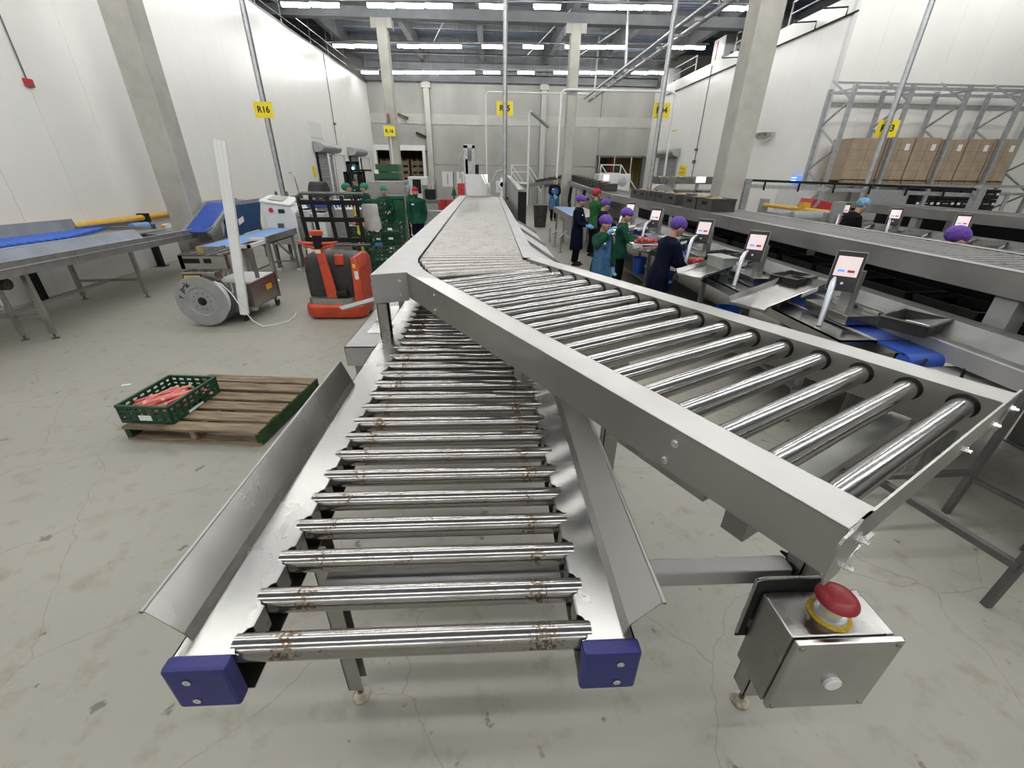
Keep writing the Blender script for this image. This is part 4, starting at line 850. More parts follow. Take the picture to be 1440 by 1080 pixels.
for i, (x, yy, n, s) in enumerate(((-2.55, 24, 3, 'left'), (-2.05, 24, 3, 'second'), (-1.45, 24.2, 6, 'tall'), (-1.0, 24.4, 5, 'right'))):
    for k in range(n):
        t = thing('crate', 'dark red crate, %s from the floor of the %s far stack before the end wall' % (lev[k], s), 'crate', (x, yy, .25 * k + .02), 0, 'dark red crates by the end wall')
        MB().bx(-.22, .22, -.3, .3, 0, .06).bx(-.22, .22, -.3, .3, .19, .24).bx(-.22, -.17, -.3, .3, .06, .19).bx(.17, .22, -.3, .3, .06, .19).bx(-.2, .2, -.29, .29, .03, .18).build('body', 'sign_red', t)
for x, lab in ((-2.35, 'left'), (-1.55, 'right')):
    t = thing('notice_board', '%s far white notice board above the dark red crates' % lab, 'board', (x, 26, 0)); MB().bx(-.3, .3, 0, .03, 1.3, 2.05).build('sheet', 'white_paint', t); MB().bx(-.02, .02, .03, .06, 0, 1.6).bx(-.03, .03, -.005, 0, 1.4, 1.95).build('post', 'grey_plastic', t)
bh = thing('broom', 'green long handled broom leaning before the far notice board', 'broom', (-2.0, 25.6, 0)); MB().bar((0, 0, 1.15), (0, .1, 2.0), .05).build('handle', 'green_bin', bh); MB().ext([(-.16, 0, .85), (.16, 0, .85), (.06, 0, 1.2), (-.06, 0, 1.2)], (0, .06, 0)).bx(-.05, .05, 0, .05, 0, .9).build('head', 'green_bin', bh)
wm = thing('packing_machine', 'white far packing machine with dark window right of the R.16 column', 'machine', (-3.05, 20.5, 0)); MB().bx(-3.5, -2.65, 20, 21, .9, 1.85).build('body', 'white_paint', wm, w=True, bev=.03); MB().bx(-3.3, -2.95, 19.98, 20, 1.2, 1.75).build('window', 'black', wm, w=True); MB().bx(-2.6, -2.5, 19.9, 20.0, 0, 2.0).bx(-3.5, -2.65, 20.1, 20.9, 0, .9).build('stand', 'steel_grey', wm, w=True)
bm2 = thing('bench_machine', 'small steel bench machine behind the red hatted person', 'machine', (-2.4, 18, 0)); MB().bx(-2.65, -2.0, 17.6, 18.3, 1.0, 1.1).bx(-2.6, -2.4, 17.8, 18, 1.1, 1.6).bx(-2.15, -2.05, 17.8, 17.9, 1.1, 1.9).build('frame', 'steel', bm2, w=True); MB().bx(-2.5, -2.1, 17.7, 18.2, 1.12, 1.45).build('dark_unit', 'black', bm2, w=True); MB().bx(-2.6, -2.05, 17.7, 18.2, 0, 1.0).build('base', 'steel_grey', bm2, w=True)
gt = thing('floor_barrier', 'low steel tube barrier on the floor left of the roller line', 'barrier', (-1.7, 15, 0)); MB().tube([(-2.1, 15, 0), (-2.1, 15, .9), (-1.2, 15, .9), (-1.2, 15.5, .9)], .035, 8).tube([(-2.1, 15, .2), (-1.4, 15, .85)], .025, 8).build('tube', 'galv', gt, w=True, smooth=True)
wf = thing('weigher', 'far white packing scale with round dial right of the end hopper', 'machine', (.15, 16, 0)); MB().bx(-.25, .75, 15.6, 16.4, .9, 1.15).bx(-.1, .0, 15.8, 15.9, 1.15, 1.75).bx(.35, .5, 15.8, 16, 1.15, 1.9).bx(.2, .72, 15.9, 16.2, 1.45, 1.8).build('frame', 'white_paint', wf, w=True)
MB().bx(-.32, -.08, 15.58, 15.62, 1.72, 2.0).build('screen', 'screen_white', wf, w=True); MB().lathe([(.14, 0), (.14, .04), (.08, .05), (.08, 0)], 16, Matrix.Translation((.42, 15.8, 1.7)) @ Matrix.Rotation(PI / 2, 4, 'X')).build('dial', 'white_plastic', wf, w=True); MB().tube([(.1, 15.8, 1.8), (.25, 15.8, 2.1), (.45, 15.8, 2.15), (.55, 15.8, 1.9)], .025, 8).build('hose', 'galv', wf, w=True); MB().bx(-.2, .7, 15.7, 16.3, 0, .9).build('base', 'steel_dark', wf, w=True)
# forklift by the second shutter
fk = thing('forklift', 'black far forklift with a glowing blue lamp by the second left shutter', 'truck', (-6.2, 22.2, 0))
MB().bx(-6.65, -6.52, 21.6, 21.75, 0, 2.0).bx(-5.95, -5.82, 21.6, 21.75, 0, 2.0).bx(-6.65, -5.82, 21.6, 21.7, 1.9, 2.0).bx(-6.5, -6.35, 21.7, 21.85, 0, 2.4).bx(-6.08, -5.95, 21.7, 21.85, 0, 2.4).bx(-6.5, -5.95, 21.7, 21.8, 2.3, 2.42).build('mast', 'black', fk, w=True)
MB().bx(-6.7, -5.8, 22, 23.6, .15, .9).build('body', 'truck_grey', fk, w=True, bev=.05); MB().bx(-6.6, -5.8, 22.1, 23.4, 2.02, 2.1).bar((-6.6, 22.1, .9), (-6.6, 22.1, 2.05), .07).bar((-5.85, 22.1, .9), (-5.85, 22.1, 2.05), .07).build('cage', 'black', fk, w=True)
MB().ell((-6.2, 21.66, 2.14), (.06, .05, .06)).build('blue_lamp', 'beacon', fk, w=True)
for x in (-6.55, -5.95): MB().lathe([(.2, -.08), (.2, .08)], 16, Matrix.Translation((x, 22.4, .2)) @ Matrix.Rotation(PI / 2, 4, 'Y')).build('wheel', 'rubber', fk, w=True)
mk = thing('steel_machine', 'steel machine with rounded hood and thin swan-neck mast by the first left shutter', 'machine', (-5.6, 14.6, 0))
MB().bx(-6.0, -5.1, 14.2, 15, 0, 1.25).build('base', 'steel_grey', mk, w=True, bev=.02); MB().loft([[(x, 14.3 + .35 * (1 - math.cos(t)), 1.3 + .45 * math.sin(t)) for t in [PI * j / 10 for j in range(11)]] for x in (-5.55, -5.1)]).build('hood', 'truck_grey', mk, w=True)
MB().tube([(-5.85, 14.4, 1.25), (-5.9, 14.4, 1.9), (-5.97, 14.4, 2.0), (-6.03, 14.4, 1.98)], .018, 8).bx(-6.1, -5.8, 14.3, 14.5, 1.28, 1.36).build('mast', 'steel', mk, w=True)
tl = thing('tool_bench', 'blue topped bench with small bottles behind the white cabinet', 'bench', (-4.6, 13.2, 0)); MB().bx(-5.2, -4.1, 12.9, 13.6, 1.15, 1.25).build('top', 'blue_belt', tl, w=True); MB().bx(-5.1, -4.2, 13, 13.5, 0, 1.15).build('base', 'steel_grey', tl, w=True); MB().lathe([(.05, 0), (.05, .12), (.02, .16), (.02, .2)], 10, Matrix.Translation((-4.85, 13.1, 1.25))).build('bottle', 'truck_grey', tl, w=True)

# ================================================================== WEIGHING LINES AT RIGHT
def weigh_conveyor(label, dx, ya, yb, pitch_, rmat):
    t = thing('roller_conveyor', label, 'conveyor', (4.25 + dx, (ya + yb) / 2, 0))
    for nm, x0, x1, xo in (('side_rail', 3.75, 3.85, 3.75), ('side_rail', 4.66, 4.76, 4.756)):
        MB().bx(x0 + dx, x1 + dx, ya, yb, 1.496, 1.5).bx(xo + dx, xo + dx + .004, ya, yb, 1.315, 1.5).bx(x0 + dx, x1 + dx, ya, yb, 1.315, 1.319).build(nm, 'steel_soft', t, w=True)
    r_ = roller_mesh(.86, .03, 16, rmat)
    yy = ya + .06
    while yy < yb - .03:
        inst('roller', r_, t, Vector((4.255 + dx, yy, 1.468)) - Vector(t.location), rot=(random.uniform(0, 6), 0, 0)); yy += pitch_
    for yy in [2.84 + 3.2 * i for i in range(6)]:
        if ya < yy < yb:
            for x in (3.82, 4.66):
                l = MB().bx(x - .05 + dx, x + .07 + dx, yy - .08, yy + .08, .012, 1.316).bx(x - .09 + dx, x + .11 + dx, yy - .12, yy + .12, 0, .012).build('leg', 'grey_plastic', t, w=True)
    MB().bx(4.62 + dx, 4.64 + dx, ya + .3, yb - .3, .45, 1.30).bx(3.80 + dx, 4.62 + dx, ya + .3, yb - .3, .80, .83).build('crate_shelf_dark_back', 'black', t, w=True)  # shelf, plus a black back sheet added to keep the space behind dark
    return t
weigh_conveyor('long steel roller conveyor over the weighing stations carrying dark crates', 0, .9, 14.2, .098, 'roller_dull')
weigh_conveyor('rearmost roller conveyor at right in front of the pallet rack', 5.35, 3.0, 11.5, .15, 'roller_dull')

def bench(label, dx, y0, y1, yt):
    t = thing('sorting_bench', label, 'bench', (3.0 + dx, y0, 0))
    MB().bx(2.72 + dx, 3.02 + dx, y0, y1, .936, .95).bx(2.72 + dx, 2.726 + dx, y0, y1, .86, .95).bx(2.72 + dx, 3.4 + dx, y0, y0 + .006, .84, .95).build('deck_plate', 'steel_satin', t, w=True)
    yy = y0 + .55
    MB().bx(3.03 + dx, 3.30 + dx, y0 - .25, y1, .925, .94).lathe([(.06, 0), (.06, .27)], 14, Matrix.Translation((3.03 + dx, y0 - .25, .88)) @ Matrix.Rotation(PI / 2, 4, 'Y')).build('belt', 'blue_belt', t, w=True, smooth=True)
    MB().bx(3.0 + dx, 3.03 + dx, y0, y1, .925, .955).bx(3.30 + dx, 3.335 + dx, yt, y1, .90, 1.02).build('belt_rail', 'steel_bright', t, w=True)
    MB().ext([(3.335 + dx, yt, 1.02), (3.42 + dx, yt, 1.02), (3.55 + dx, yt, 1.12), (3.70 + dx, yt, 1.12), (3.70 + dx, yt, 1.10), (3.55 + dx, yt, 1.10), (3.42 + dx, yt, 1.0), (3.335 + dx, yt, 1.0)], (0, y1 - yt, 0)).build('back_trough', 'trough_grey', t, w=True)
    for z in (.36, ): MB().bx(2.72 + dx, 3.3 + dx, y0 + .3, y1, z, z + .03).build('lower_shelf', 'steel_dark', t, w=True)
    yy = y0 + .35
    while yy < y1:
        for x in (2.80, 3.36): MB().bx(x - .025 + dx, x + .025 + dx, yy - .025, yy + .025, 0, .93).build('leg', 'steel_grey', t, w=True)
        yy += 2.1
    MB().bx(2.85 + dx, 3.25 + dx, y0 + .02, y0 + .1, .62, .9).build('motor_cover', 'steel_soft', t, w=True, bev=.01)
    return t
b1 = bench('stainless sorting bench with blue belt running under the scale heads', 0, 2.95, 11.2, .9)
bench('rear stainless sorting bench below the rearmost conveyor', 5.35, 4.2, 10.2, 3.6)
for x, yy, zt in ((2.70, 1.38, .98), (3.17, 2.07, .98), (3.34, 1.72, .98)): MB().bar((x, yy, 0), (x + .08, yy + .02, zt), .036).build('leg', 'steel_dark', b1, w=True)
MB().bar((2.72, 1.38, .3), (2.45, 2.5, .3), .04).bar((3.2, 2.07, .35), (2.3, 2.05, .35), .035).bar((3.2, 2.07, .3), (3.4, 1.3, .3), .03).build('cross_bar', 'steel_dark', b1, w=True)
ebx = thing('junction_box', 'pale steel junction box with a looped black cable under the end of the bench', 'box', (3.2, 2.6, 0))
MB().bx(3.04, 3.42, 2.2, 2.66, .62, .86).build('box', 'steel_bright', ebx, w=True, bev=.01); MB().bx(3.2, 3.26, 2.4, 2.46, 0, .62).build('stand', 'steel_grey', ebx, w=True)
MB().tube([(3.12, 2.62, .93), (3.06, 2.6, .84), (3.10, 2.55, .79), (3.2, 2.5, .79), (3.25, 2.46, .86), (3.22, 2.45, .93)], .011, 8).build('cable', 'black', ebx, w=True, smooth=True)

# station pieces (built once, then copied along both lines)
def make_scale(loc, label):
    t = thing('weighing_scale', label, 'scale', loc, 0, 'scale heads along the weighing lines')
    # origin on the bench; worker stands on the -x side
    MB().tube([(-.22, -.25, 0), (-.195, -.22, .13), (-.17, -.185, .245), (-.135, -.14, .305), (-.07, -.06, .335), (.0, .02, .345)], [.021, .022, .024, .025, .021, .014], 12).build('swan_neck', 'pale_metal', t, smooth=True)
    T = Matrix.Translation((.09, .03, .40)) @ Matrix.Rotation(R(48), 4, 'Z') @ Matrix.Rotation(R(20), 4, 'Y')
    b = MB(); b.bx(-.03, .03, -.11, .11, -.17, .17, T); b.build('head', 'grey_plastic', t, bev=.012)
    f = MB().bx(-.036, -.029, -.105, .105, -.165, .16, T).build('face_plate', 'truck_grey', t, bev=.003)
    MB().bx(-.039, -.035, -.085, .085, -.05, .12, T).build('screen', 'screen_pink', f)
    MB().bx(-.0405, -.0385, .01, .06, -.015, .005, T).build('blue_key', 'screen_blue', f); MB().bx(-.0405, -.0385, -.06, -.01, -.015, .005, T).build('red_key', 'sign_red', f)
    MB().lathe([(.012, 0), (.01, .006)], 10, T @ Matrix.Translation((-.036, 0, -.11)) @ Matrix.Rotation(-PI / 2, 4, 'Y')).build('button', 'paper', f)
    MB().bx(.03, .13, -.10, .10, -.15, .12, T).build('back_box', 'grey_plastic', t, bev=.012)
    MB().bx(.14, .20, -.06, .06, .0, .42).build('post', 'steel_soft', t)
    MB().bx(-.04, .26, -.30, .22, .02, .10).bx(.22, .27, -.3, .22, .1, .13).build('weigh_bed', 'steel_satin', t, bev=.004)
    return t
def make_tray(loc, label, rz):
    t = thing('sloped_tray', label, 'tray', loc, rz, 'sloped trays on the sorting benches')
    T = Matrix.Rotation(R(-5), 4, 'Y')
    MB().bx(0, 1.1, -.17, .17, 0, .006, T).build('bottom', 'steel_satin', t)
    MB().ext([(0, -.17, 0), (1.1, -.17, 0), (1.1, -.205, .05), (0, -.205, .05)], (0, .004, .002), T).ext([(0, .17, 0), (1.1, .17, 0), (1.1, .205, .05), (0, .205, .05)], (0, -.004, .002), T).bx(1.1, 1.105, -.2, .2, 0, .05, T).bx(-.002, .03, -.175, .175, -.02, 0, T).build('side_lip', 'steel_satin', t)
    MB().bx(.55, .85, -.215, -.21, .01, .05, T).build('white_tag', 'paper', t)
    MB().bar((.35, -.1, -.03), (.42, -.1, .03), .03).bar((.35, .1, -.03), (.42, .1, .03), .03).build('support', 'steel_dark', t)
    return t
ys = [3.55, 4.95, 6.30, 8.3, 9.9]
wl_ = ['nearest scale head with pinkish screen on the front bench', 'second scale head from the near end of the front bench', 'third scale head, in front of the navy coated worker bending over the bench', 'fourth scale head from the near end of the front bench', 'farthest scale head on the front bench']
sc0 = None
for i, yy in enumerate(ys):
    if sc0 is None: sc0 = make_scale((3.02, yy, .951), wl_[0])
    else: dup(sc0, (3.02, yy, .951), 0, wl_[i])
for i, yy in enumerate((6.2, 7.6, 9.0, 10.4)):
    dup(sc0, (8.37, yy, .951), 0, '%s scale head from the near end of the rear bench' % ordn[i])
tr0 = make_tray((2.44, 3.80, .975), 'nearest sloped steel tray on the front bench, empty', R(30))
for i, yy in enumerate((5.1, 6.95, 8.9)): dup(tr0, (2.44, yy, .975), R(30), ['second sloped steel tray on the front bench, right of the navy coated worker', 'third sloped steel tray, behind the worker holding the red produce', 'farthest sloped steel tray on the front bench'][i])
for i, yy in enumerate((5.3, 6.7, 8.1, 9.5)): dup(tr0, (7.8, yy, .975), R(30), '%s sloped steel tray from the near end of the rear bench' % ordn[i])
gb = None
for i, (x, yy) in enumerate(((2.98, 5.42), (2.95, 7.15))):
    lab = ('grey translucent plastic box standing on the bench beside the second tray', 'grey translucent plastic box farther along the bench by the third tray')[i]
    if gb is None:
        gb = thing('storage_box', lab, 'box', (x, yy, .951), R(10), 'grey boxes on the front bench')
        MB().bx(-.1, .1, -.16, .16, 0, .21).build('box', 'translucent', gb, bev=.012); MB().bx(-.108, .108, -.168, .168, .19, .212).build('rim', 'translucent', gb, bev=.004)
    else: dup(gb, (x, yy, .951), R(12), lab)
dkt = None
for i, (x, yy, rz) in enumerate(((3.32, 3.0, 25), (3.34, 4.5, 25), (3.3, 5.95, 25), (3.3, 7.5, 25))):
    lab = ('dark shallow tray at the near end of the trough by the first scale', 'dark shallow tray with white slip beside the second scale', 'dark shallow tray beyond the bending worker', 'dark shallow tray near the third sloped tray')[i]
    if dkt is None:
        dkt = thing('shallow_tray', lab, 'tray', (x, yy, 1.03), R(rz), 'dark shallow trays along the trough')
        MB().bx(-.2, .2, -.15, .15, 0, .008).bx(-.2, .2, -.15, -.145, 0, .09).bx(-.2, .2, .145, .15, 0, .09).bx(-.2, -.195, -.15, .15, 0, .09).bx(.195, .2, -.15, .15, 0, .09).build('tray', 'truck_grey', dkt); MB().bx(-.21, .21, -.16, -.15, .085, .095).bx(-.21, .21, .15, .16, .085, .095).bx(-.21, -.2, -.16, .16, .085, .095).build('rim', 'steel', dkt); MB().bx(.02, .15, -.06, .1, .01, .02).build('paper_slip', 'paper', dkt)
    else: dup(dkt, (x, yy, 1.03), R(rz), lab)
bk0 = None
for i, (x, yy) in enumerate(((2.84, 4.75), (2.84, 6.75), (2.82, 8.0))):
    lab = ('blue bucket under the bench right of the navy coated worker', 'blue bucket with white sticker under the bench left of the navy coated worker', 'dark blue bucket under the bench by the green jacketed worker')[i]
    if bk0 is None:
        bk0 = thing('bucket', lab, 'bucket', (x, yy, .391), 0, 'blue buckets under the bench')
        MB().lathe([(.10, 0), (.135, .27), (.145, .27), (.145, .29), (.13, .29), (.125, .25), (.095, .01)], 22).build('pail', 'blue_bucket', bk0, smooth=True); MB().tube([(.14, 0, .27), (.1, 0, .2), (0, -.145, .16), (-.1, 0, .2), (-.14, 0, .27)], .004, 6).build('handle', 'steel', bk0); MB().bx(-.03, .03, -.127, -.122, .13, .17).build('sticker', 'paper', bk0)
    else: dup(bk0, (x, yy, .391), R(20 * i), lab)
# produce in the workers' hands / on trays
def produce(name, label, loc, n, rx, ry, m):
    t = thing(name, label, 'produce', loc)
    b = MB()
    for i in range(n):
        a = random.uniform(0, 6.28); q = random.random() ** .5
        b.ell((rx * q * math.cos(a), ry * q * math.sin(a), .035 + random.uniform(0, .05)), (.038, .036, .036), 8, 6)
    b.build('fruit', m, t, smooth=True, kind='stuff'); MB().bx(-rx - .02, rx + .02, -ry - .02, ry + .02, 0, .012).build('punnet', 'white_plastic', t)
    return t
produce('produce_tray', 'heap of red produce on the tray before the green jacketed worker', (2.62, 7.35, 1.02), 26, .2, .12, 'meat')
produce('produce_tray', 'small red produce pack beside the hands of the navy coated worker', (2.86, 5.85, .951), 12, .11, .07, 'meat')
bg = thing('plastic_film', 'crumpled pale blue plastic film on the bench beyond the red produce', 'film', (2.95, 7.9, .951)); MB().ell((0, 0, .06), (.17, .14, .07), 10, 6).ell((.1, .1, .08), (.12, .1, .06), 8, 5).build('film', 'apron_blue', bg)

# black crates on the dark shelf under the conveyors
bc = None
def closed_crate(m, Lx, Ly, H):
    b = MB(); b.bx(-Lx / 2, Lx / 2, -Ly / 2, Ly / 2, 0, .02)
    for s in (-1, 1):
        b.bx(-Lx / 2, Lx / 2, s * Ly / 2 - .006, s * Ly / 2 + .006, 0, H); b.bx(s * Lx / 2 - .006, s * Lx / 2 + .006, -Ly / 2, Ly / 2, 0, H * .45).bx(s * Lx / 2 - .006, s * Lx / 2 + .006, -Ly / 2, -Ly * .18, H * .45, H * .75).bx(s * Lx / 2 - .006, s * Lx / 2 + .006, Ly * .18, Ly / 2, H * .45, H * .75).bx(s * Lx / 2 - .006, s * Lx / 2 + .006, -Ly / 2, Ly / 2, H * .75, H)
    b.bx(-Lx / 2 - .012, Lx / 2 + .012, -Ly / 2 - .012, -Ly / 2, H - .03, H).bx(-Lx / 2 - .012, Lx / 2 + .012, Ly / 2, Ly / 2 + .012, H - .03, H).bx(-Lx / 2 - .012, -Lx / 2, -Ly / 2, Ly / 2, H - .03, H).bx(Lx / 2, Lx / 2 + .012, -Ly / 2, Ly / 2, H - .03, H)
    return b
for k in range(13):
    lab = '%s black crate from the near end on the dark shelf under the roller conveyor' % ordn[k]
    loc = (4.12 + random.uniform(-.03, .03), 2.05 + .66 * k, .831)
    if bc is None:
        bc = thing('crate', lab, 'crate', loc, 0, 'black crates on the dark shelf'); closed_crate(None, .4, .58, .3).build('body', 'black_crate', bc); MB().bx(-.208, -.206, -.1, -.06, .1, .12).bx(-.208, -.206, .06, .16, .16, .17).build('label', 'grey_plastic', bc)
    else: dup(bc, loc, R(random.uniform(-2, 2)), lab)
# dark crates riding on the front conveyor
tc = None
plan = [(8.15, 0), (8.78, 1), (9.75, 0), (10.37, 0), (11.0, 1), (11.65, 0), (12.3, 0)]
for k, (yy, small) in enumerate(plan):
    lab = '%s dark grey crate from the near end riding on the front roller conveyor' % ordn[k]
    loc = (4.12 + .0 * small, yy, 1.4995)
    if tc is None:
        tc = thing('crate', lab, 'crate', loc, 0, 'dark crates riding on the front roller conveyor'); closed_crate(None, .42, .60, .21).build('body', 'crate_grey', tc); MB().bx(-.15, .12, -.2, .16, .15, .205).ell((.05, .1, .2), (.1, .12, .03), 8, 5).build('contents', 'wood_fresh', tc)
    else: dup(tc, loc, R(random.uniform(-3, 3)), lab)

# inclined far part of that line
ic = thing('incline_conveyor', 'humped conveyor on many legs beyond the crates, far right centre', 'conveyor', (4.2, 22, 0))
hump = [(4.24, 14.3, 1.5), (4.24, 18.5, 1.60), (4.2, 22.8, 1.77), (4.0, 24.6, 1.77), (2.7, 29.6, 1.36)]
for s_ in (-.48, .47):
    for (xa, ya, za), (xb, yb, zb) in zip(hump[:-1], hump[1:]):
        x0, x1 = xa + s_, xb + s_
        MB().ext([(x0, ya, za - .2), (x1, yb, zb - .2), (x1, yb, zb), (x0, ya, za)], (.05, 0, 0)).ext([(x0 - .01, ya, za - .11), (x1 - .01, yb, zb - .11), (x1 - .01, yb, zb - .09), (x0 - .01, ya, za - .09)], (.02, 0, 0)).build('side_rail', 'steel_soft', ic, w=True)
for (xa, ya, za), (xb, yb, zb) in zip(hump[:-1], hump[1:]): MB().ext([(xa - .44, ya, za - .03), (xb - .44, yb, zb - .03), (xb + .46, yb, zb - .03), (xa + .46, ya, za - .03)], (0, 0, .02)).build('belt', 'truck_grey', ic, w=True)
def hump_at(y):
    for (xa, ya, za), (xb, yb, zb) in zip(hump[:-1], hump[1:]):
        if ya <= y <= yb: f = (y - ya) / (yb - ya); return xa + (xb - xa) * f, za + (zb - za) * f
for yy in (14.6, 15.8, 17, 18.6, 20.0, 21.6, 23.2, 24.8, 26.5, 28.5):
    xc, zc = hump_at(yy)
    for s_ in (-.47, .44): MB().bx(xc + s_ - .03, xc + s_ + .05, yy - .04, yy + .04, 0, zc - .18).build('leg', 'galv', ic, w=True)
MB().bx(3.85, 4.6, 15, 17.5, .5, 1.2).bx(3.9, 4.6, 18, 19.6, .4, 1.1).build('drive_cabinet', 'steel_soft', ic, w=True, bev=.02)
for i, yy in enumerate((17.5, 20.5, 22.3)):
    h_ = MB().tube([(3.62, yy, 1.5), (3.58, yy, 1.2), (3.6, yy + .2, .9), (3.66, yy + .1, .5)], .07, 8).build('hanging_hose', 'black', ic, w=True, smooth=True)
for i in range(13):
    yy = 19.6 + .74 * i; xc, zc = hump_at(yy)
    dup(tc, (xc, yy, zc - .005), 0, '%s dark crate from the near end on the hump of the far conveyor' % ordn[i], 'dark crates on the humped conveyor')
for i, yy in enumerate((18.6, 17.4, 16.3)):
    xc, zc = hump_at(yy); dup(tc, (xc, yy, zc - .005), 0, '%s dark crate on the slope behind the riding crates' % ordn[i], 'dark crates on the slope')
bt2 = thing('belt_table', 'steel table with pale blue belt left of the workers, far right centre', 'conveyor', (2.75, 13, 0))
MB().bx(2.35, 2.75, 13.0, 16.5, .95, .97).build('belt', 'blue_light', bt2, w=True); MB().bx(2.3, 2.35, 12.7, 16.5, .8, .98).bx(2.75, 3.4, 12.7, 16.5, .86, .96).bx(2.3, 3.4, 12.7, 13.0, .93, .95).bx(2.32, 2.34, 12.7, 14, .4, .85).build('frame', 'steel_soft', bt2, w=True)
for yy in (12.9, 14.5, 16.2):
    for x in (2.4, 3.2): MB().bx(x - .03, x + .03, yy - .03, yy + .03, 0, .86).build('leg', 'steel_grey', bt2, w=True)
for i, (x, yy) in enumerate(((1.98, 14.66), (2.01, 13.62), (2.03, 12.59))):
    t = thing('stop_post', '%s short steel post with slanted plate on the floor left of the belt table' % ('farthest', 'middle', 'nearest')[i], 'post', (x, yy, 0), 0, 'slanted posts by the belt table')
    MB().bx(-.02, .02, -.02, .02, 0, .45).bx(-.08, .08, -.06, .06, 0, .01).build('post', 'steel_grey', t); MB().bar((-.1, -.05, .38), (.14, .05, .58), .05, .02).build('plate', 'steel_bright', t)
gbn = thing('waste_bin', 'grey green open waste bin on the floor before the blue aproned person', 'bin', (2.1, 18.9, 0)); MB().lathe([(.24, 0), (.30, .8), (.32, .8), (.32, .84), (.28, .84), (.26, .4), (.22, .02)], 22).build('tub', 'grey_bin' if 'grey_bin' in M else 'truck_grey', gbn, smooth=True)
for i, (x, yy, lab, sy) in enumerate(((2.0, 31.6, 'white stepped access platform behind the blue aproned person', 1), (6.6, 25.5, 'white railed access steps by the far right doorway', 1))):
    t = thing('access_platform', lab, 'platform', (x, yy, 0)); b = MB()
    for px in (-.55, .55):
        b.bx(px - .03, px + .03, -.03, .03, 0, 2.5); b.bar((px, 0, 2.5), (px + .9, -.3, 1.3), .05); b.bar((px, 0, 2.1), (px + .9, -.3, .9), .04)
    b.bx(-.55, .55, -.03, .03, 2.45, 2.5).bx(-.55, .55, -.03, .03, 2.05, 2.1).build('railing', 'white_paint', t); MB().bx(-.6, .6, -.3, .6, 1.35, 1.45).bx(-.5, .5, .4, .5, 0, 1.4).build('deck', 'white_paint', t)
    for k in range(5): MB().bx(.6 + .16 * k, .8 + .16 * k, -.4, .4, 1.2 - .24 * k, 1.23 - .24 * k).build('step', 'galv', t)
fm_ = thing('sorting_machine', 'far white sorting machine with bright screen behind the humped conveyor', 'machine', (6, 23, 0)); MB().bx(5.3, 6.9, 22.6, 23.6, .9, 2.05).build('body', 'white_paint', fm_, w=True, bev=.05); MB().bx(5.55, 5.8, 22.55, 22.6, 1.75, 2.0).build('screen', 'screen_white', fm_, w=True); MB().bx(5.3, 6.9, 22.7, 23.5, 0, .9).build('base', 'steel_dark', fm_, w=True); MB().lathe([(.2, 0), (.2, .05), (.1, .06)], 18, Matrix.Translation((6.5, 22.6, 1.7)) @ Matrix.Rotation(PI / 2, 4, 'X')).build('dial', 'galv', fm_, w=True)
fr_ = thing('tube_frame', 'tall open tube frame behind the far white sorting machine', 'frame', (7.2, 27.5, 0)); MB().tube([(6.4, 27.5, 0), (6.4, 27.5, 3.0), (8.3, 27.5, 3.0), (8.3, 27.5, 0)], .04, 8).tube([(6.4, 27.5, 1.8), (8.3, 27.5, 1.8)], .03, 8).tube([(7.3, 27.5, 0), (7.3, 27.5, 3.0)], .03, 8).build('tube', 'galv', fr_, w=True)
m3 = thing('grading_machine', 'steel grading machine with bright screen between the far crates and the right column', 'machine', (7.5, 17.5, 0)); MB().bx(6.4, 8.9, 17.2, 18.2, 1.75, 2.0).bx(6.4, 8.9, 17.3, 18.1, 1.45, 1.55).build('body', 'steel', m3, w=True, bev=.02); MB().bx(7.75, 8.1, 17.15, 17.2, 1.8, 2.0).build('screen', 'screen_white', m3, w=True)
for x in (6.5, 7.0, 7.9, 8.8): MB().bx(x - .05, x + .05, 17.3, 17.4, 0, 1.75).build('leg', 'galv', m3, w=True)
MB().bx(7.05, 7.85, 17.5, 18, .3, 1.4).bx(8.0, 8.6, 17.5, 18, .3, 1.3).build('cabinet', 'truck_grey', m3, w=True)
bd = thing('round_hood', 'large grey rounded hood behind the crates left of the right column', 'machine', (5.6, 15, 0)); MB().loft([[(5.2 + .9 * (.5 - .5 * math.cos(PI * j / 12)) * 1.0 + 0, yy, 1.35 + .42 * math.sin(PI * j / 12)) for j in range(13)] for yy in (14.9, 15.5)]).build('hood', 'grey_plastic', bd, w=True); MB().bx(5.25, 6.05, 14.95, 15.45, 0, 1.35).build('base', 'steel_grey', bd, w=True)

# ================================================================== RIGHT BACKGROUND: RACK, CARTONS, GUARDS
rk = thing('pallet_rack', 'tall grey steel pallet rack against the return wall at right', 'rack', (15, 15, 0))
for i in range(5):
    x = 10.78 + 1.775 * i
    f = MB().bx(x - .05, x + .05, 14.42, 14.52, 0, 4.52).build('upright', 'galv_rack', rk, w=True)
    MB().bx(x - .05, x + .05, 15.46, 15.56, 0, 4.52).build('upright', 'galv_rack', rk, w=True)
    b = MB(); z = .4; s = 0
    while z < 4.3:
        a_, b_ = ((14.47, 15.51) if s == 0 else (15.51, 14.47)); b.bar((x, a_, z), (x, b_, z + .62), .045); z += .62; s = 1 - s
    b.bar((x, 14.47, 4.4), (x, 15.51, 4.4), .05).build('lacing', 'galv_rack', rk, w=True)
for z in (4.42, 1.83):
    for yy in (14.47, 15.5): MB().bx(10.74, 17.95, yy - .025, yy + .025, z - .03, z + .05).build('beam', 'galv_rack', rk, w=True)
ct0 = None
xs = [11.30, 12.44, 13.36, 14.22, 15.10, 15.98, 16.86]
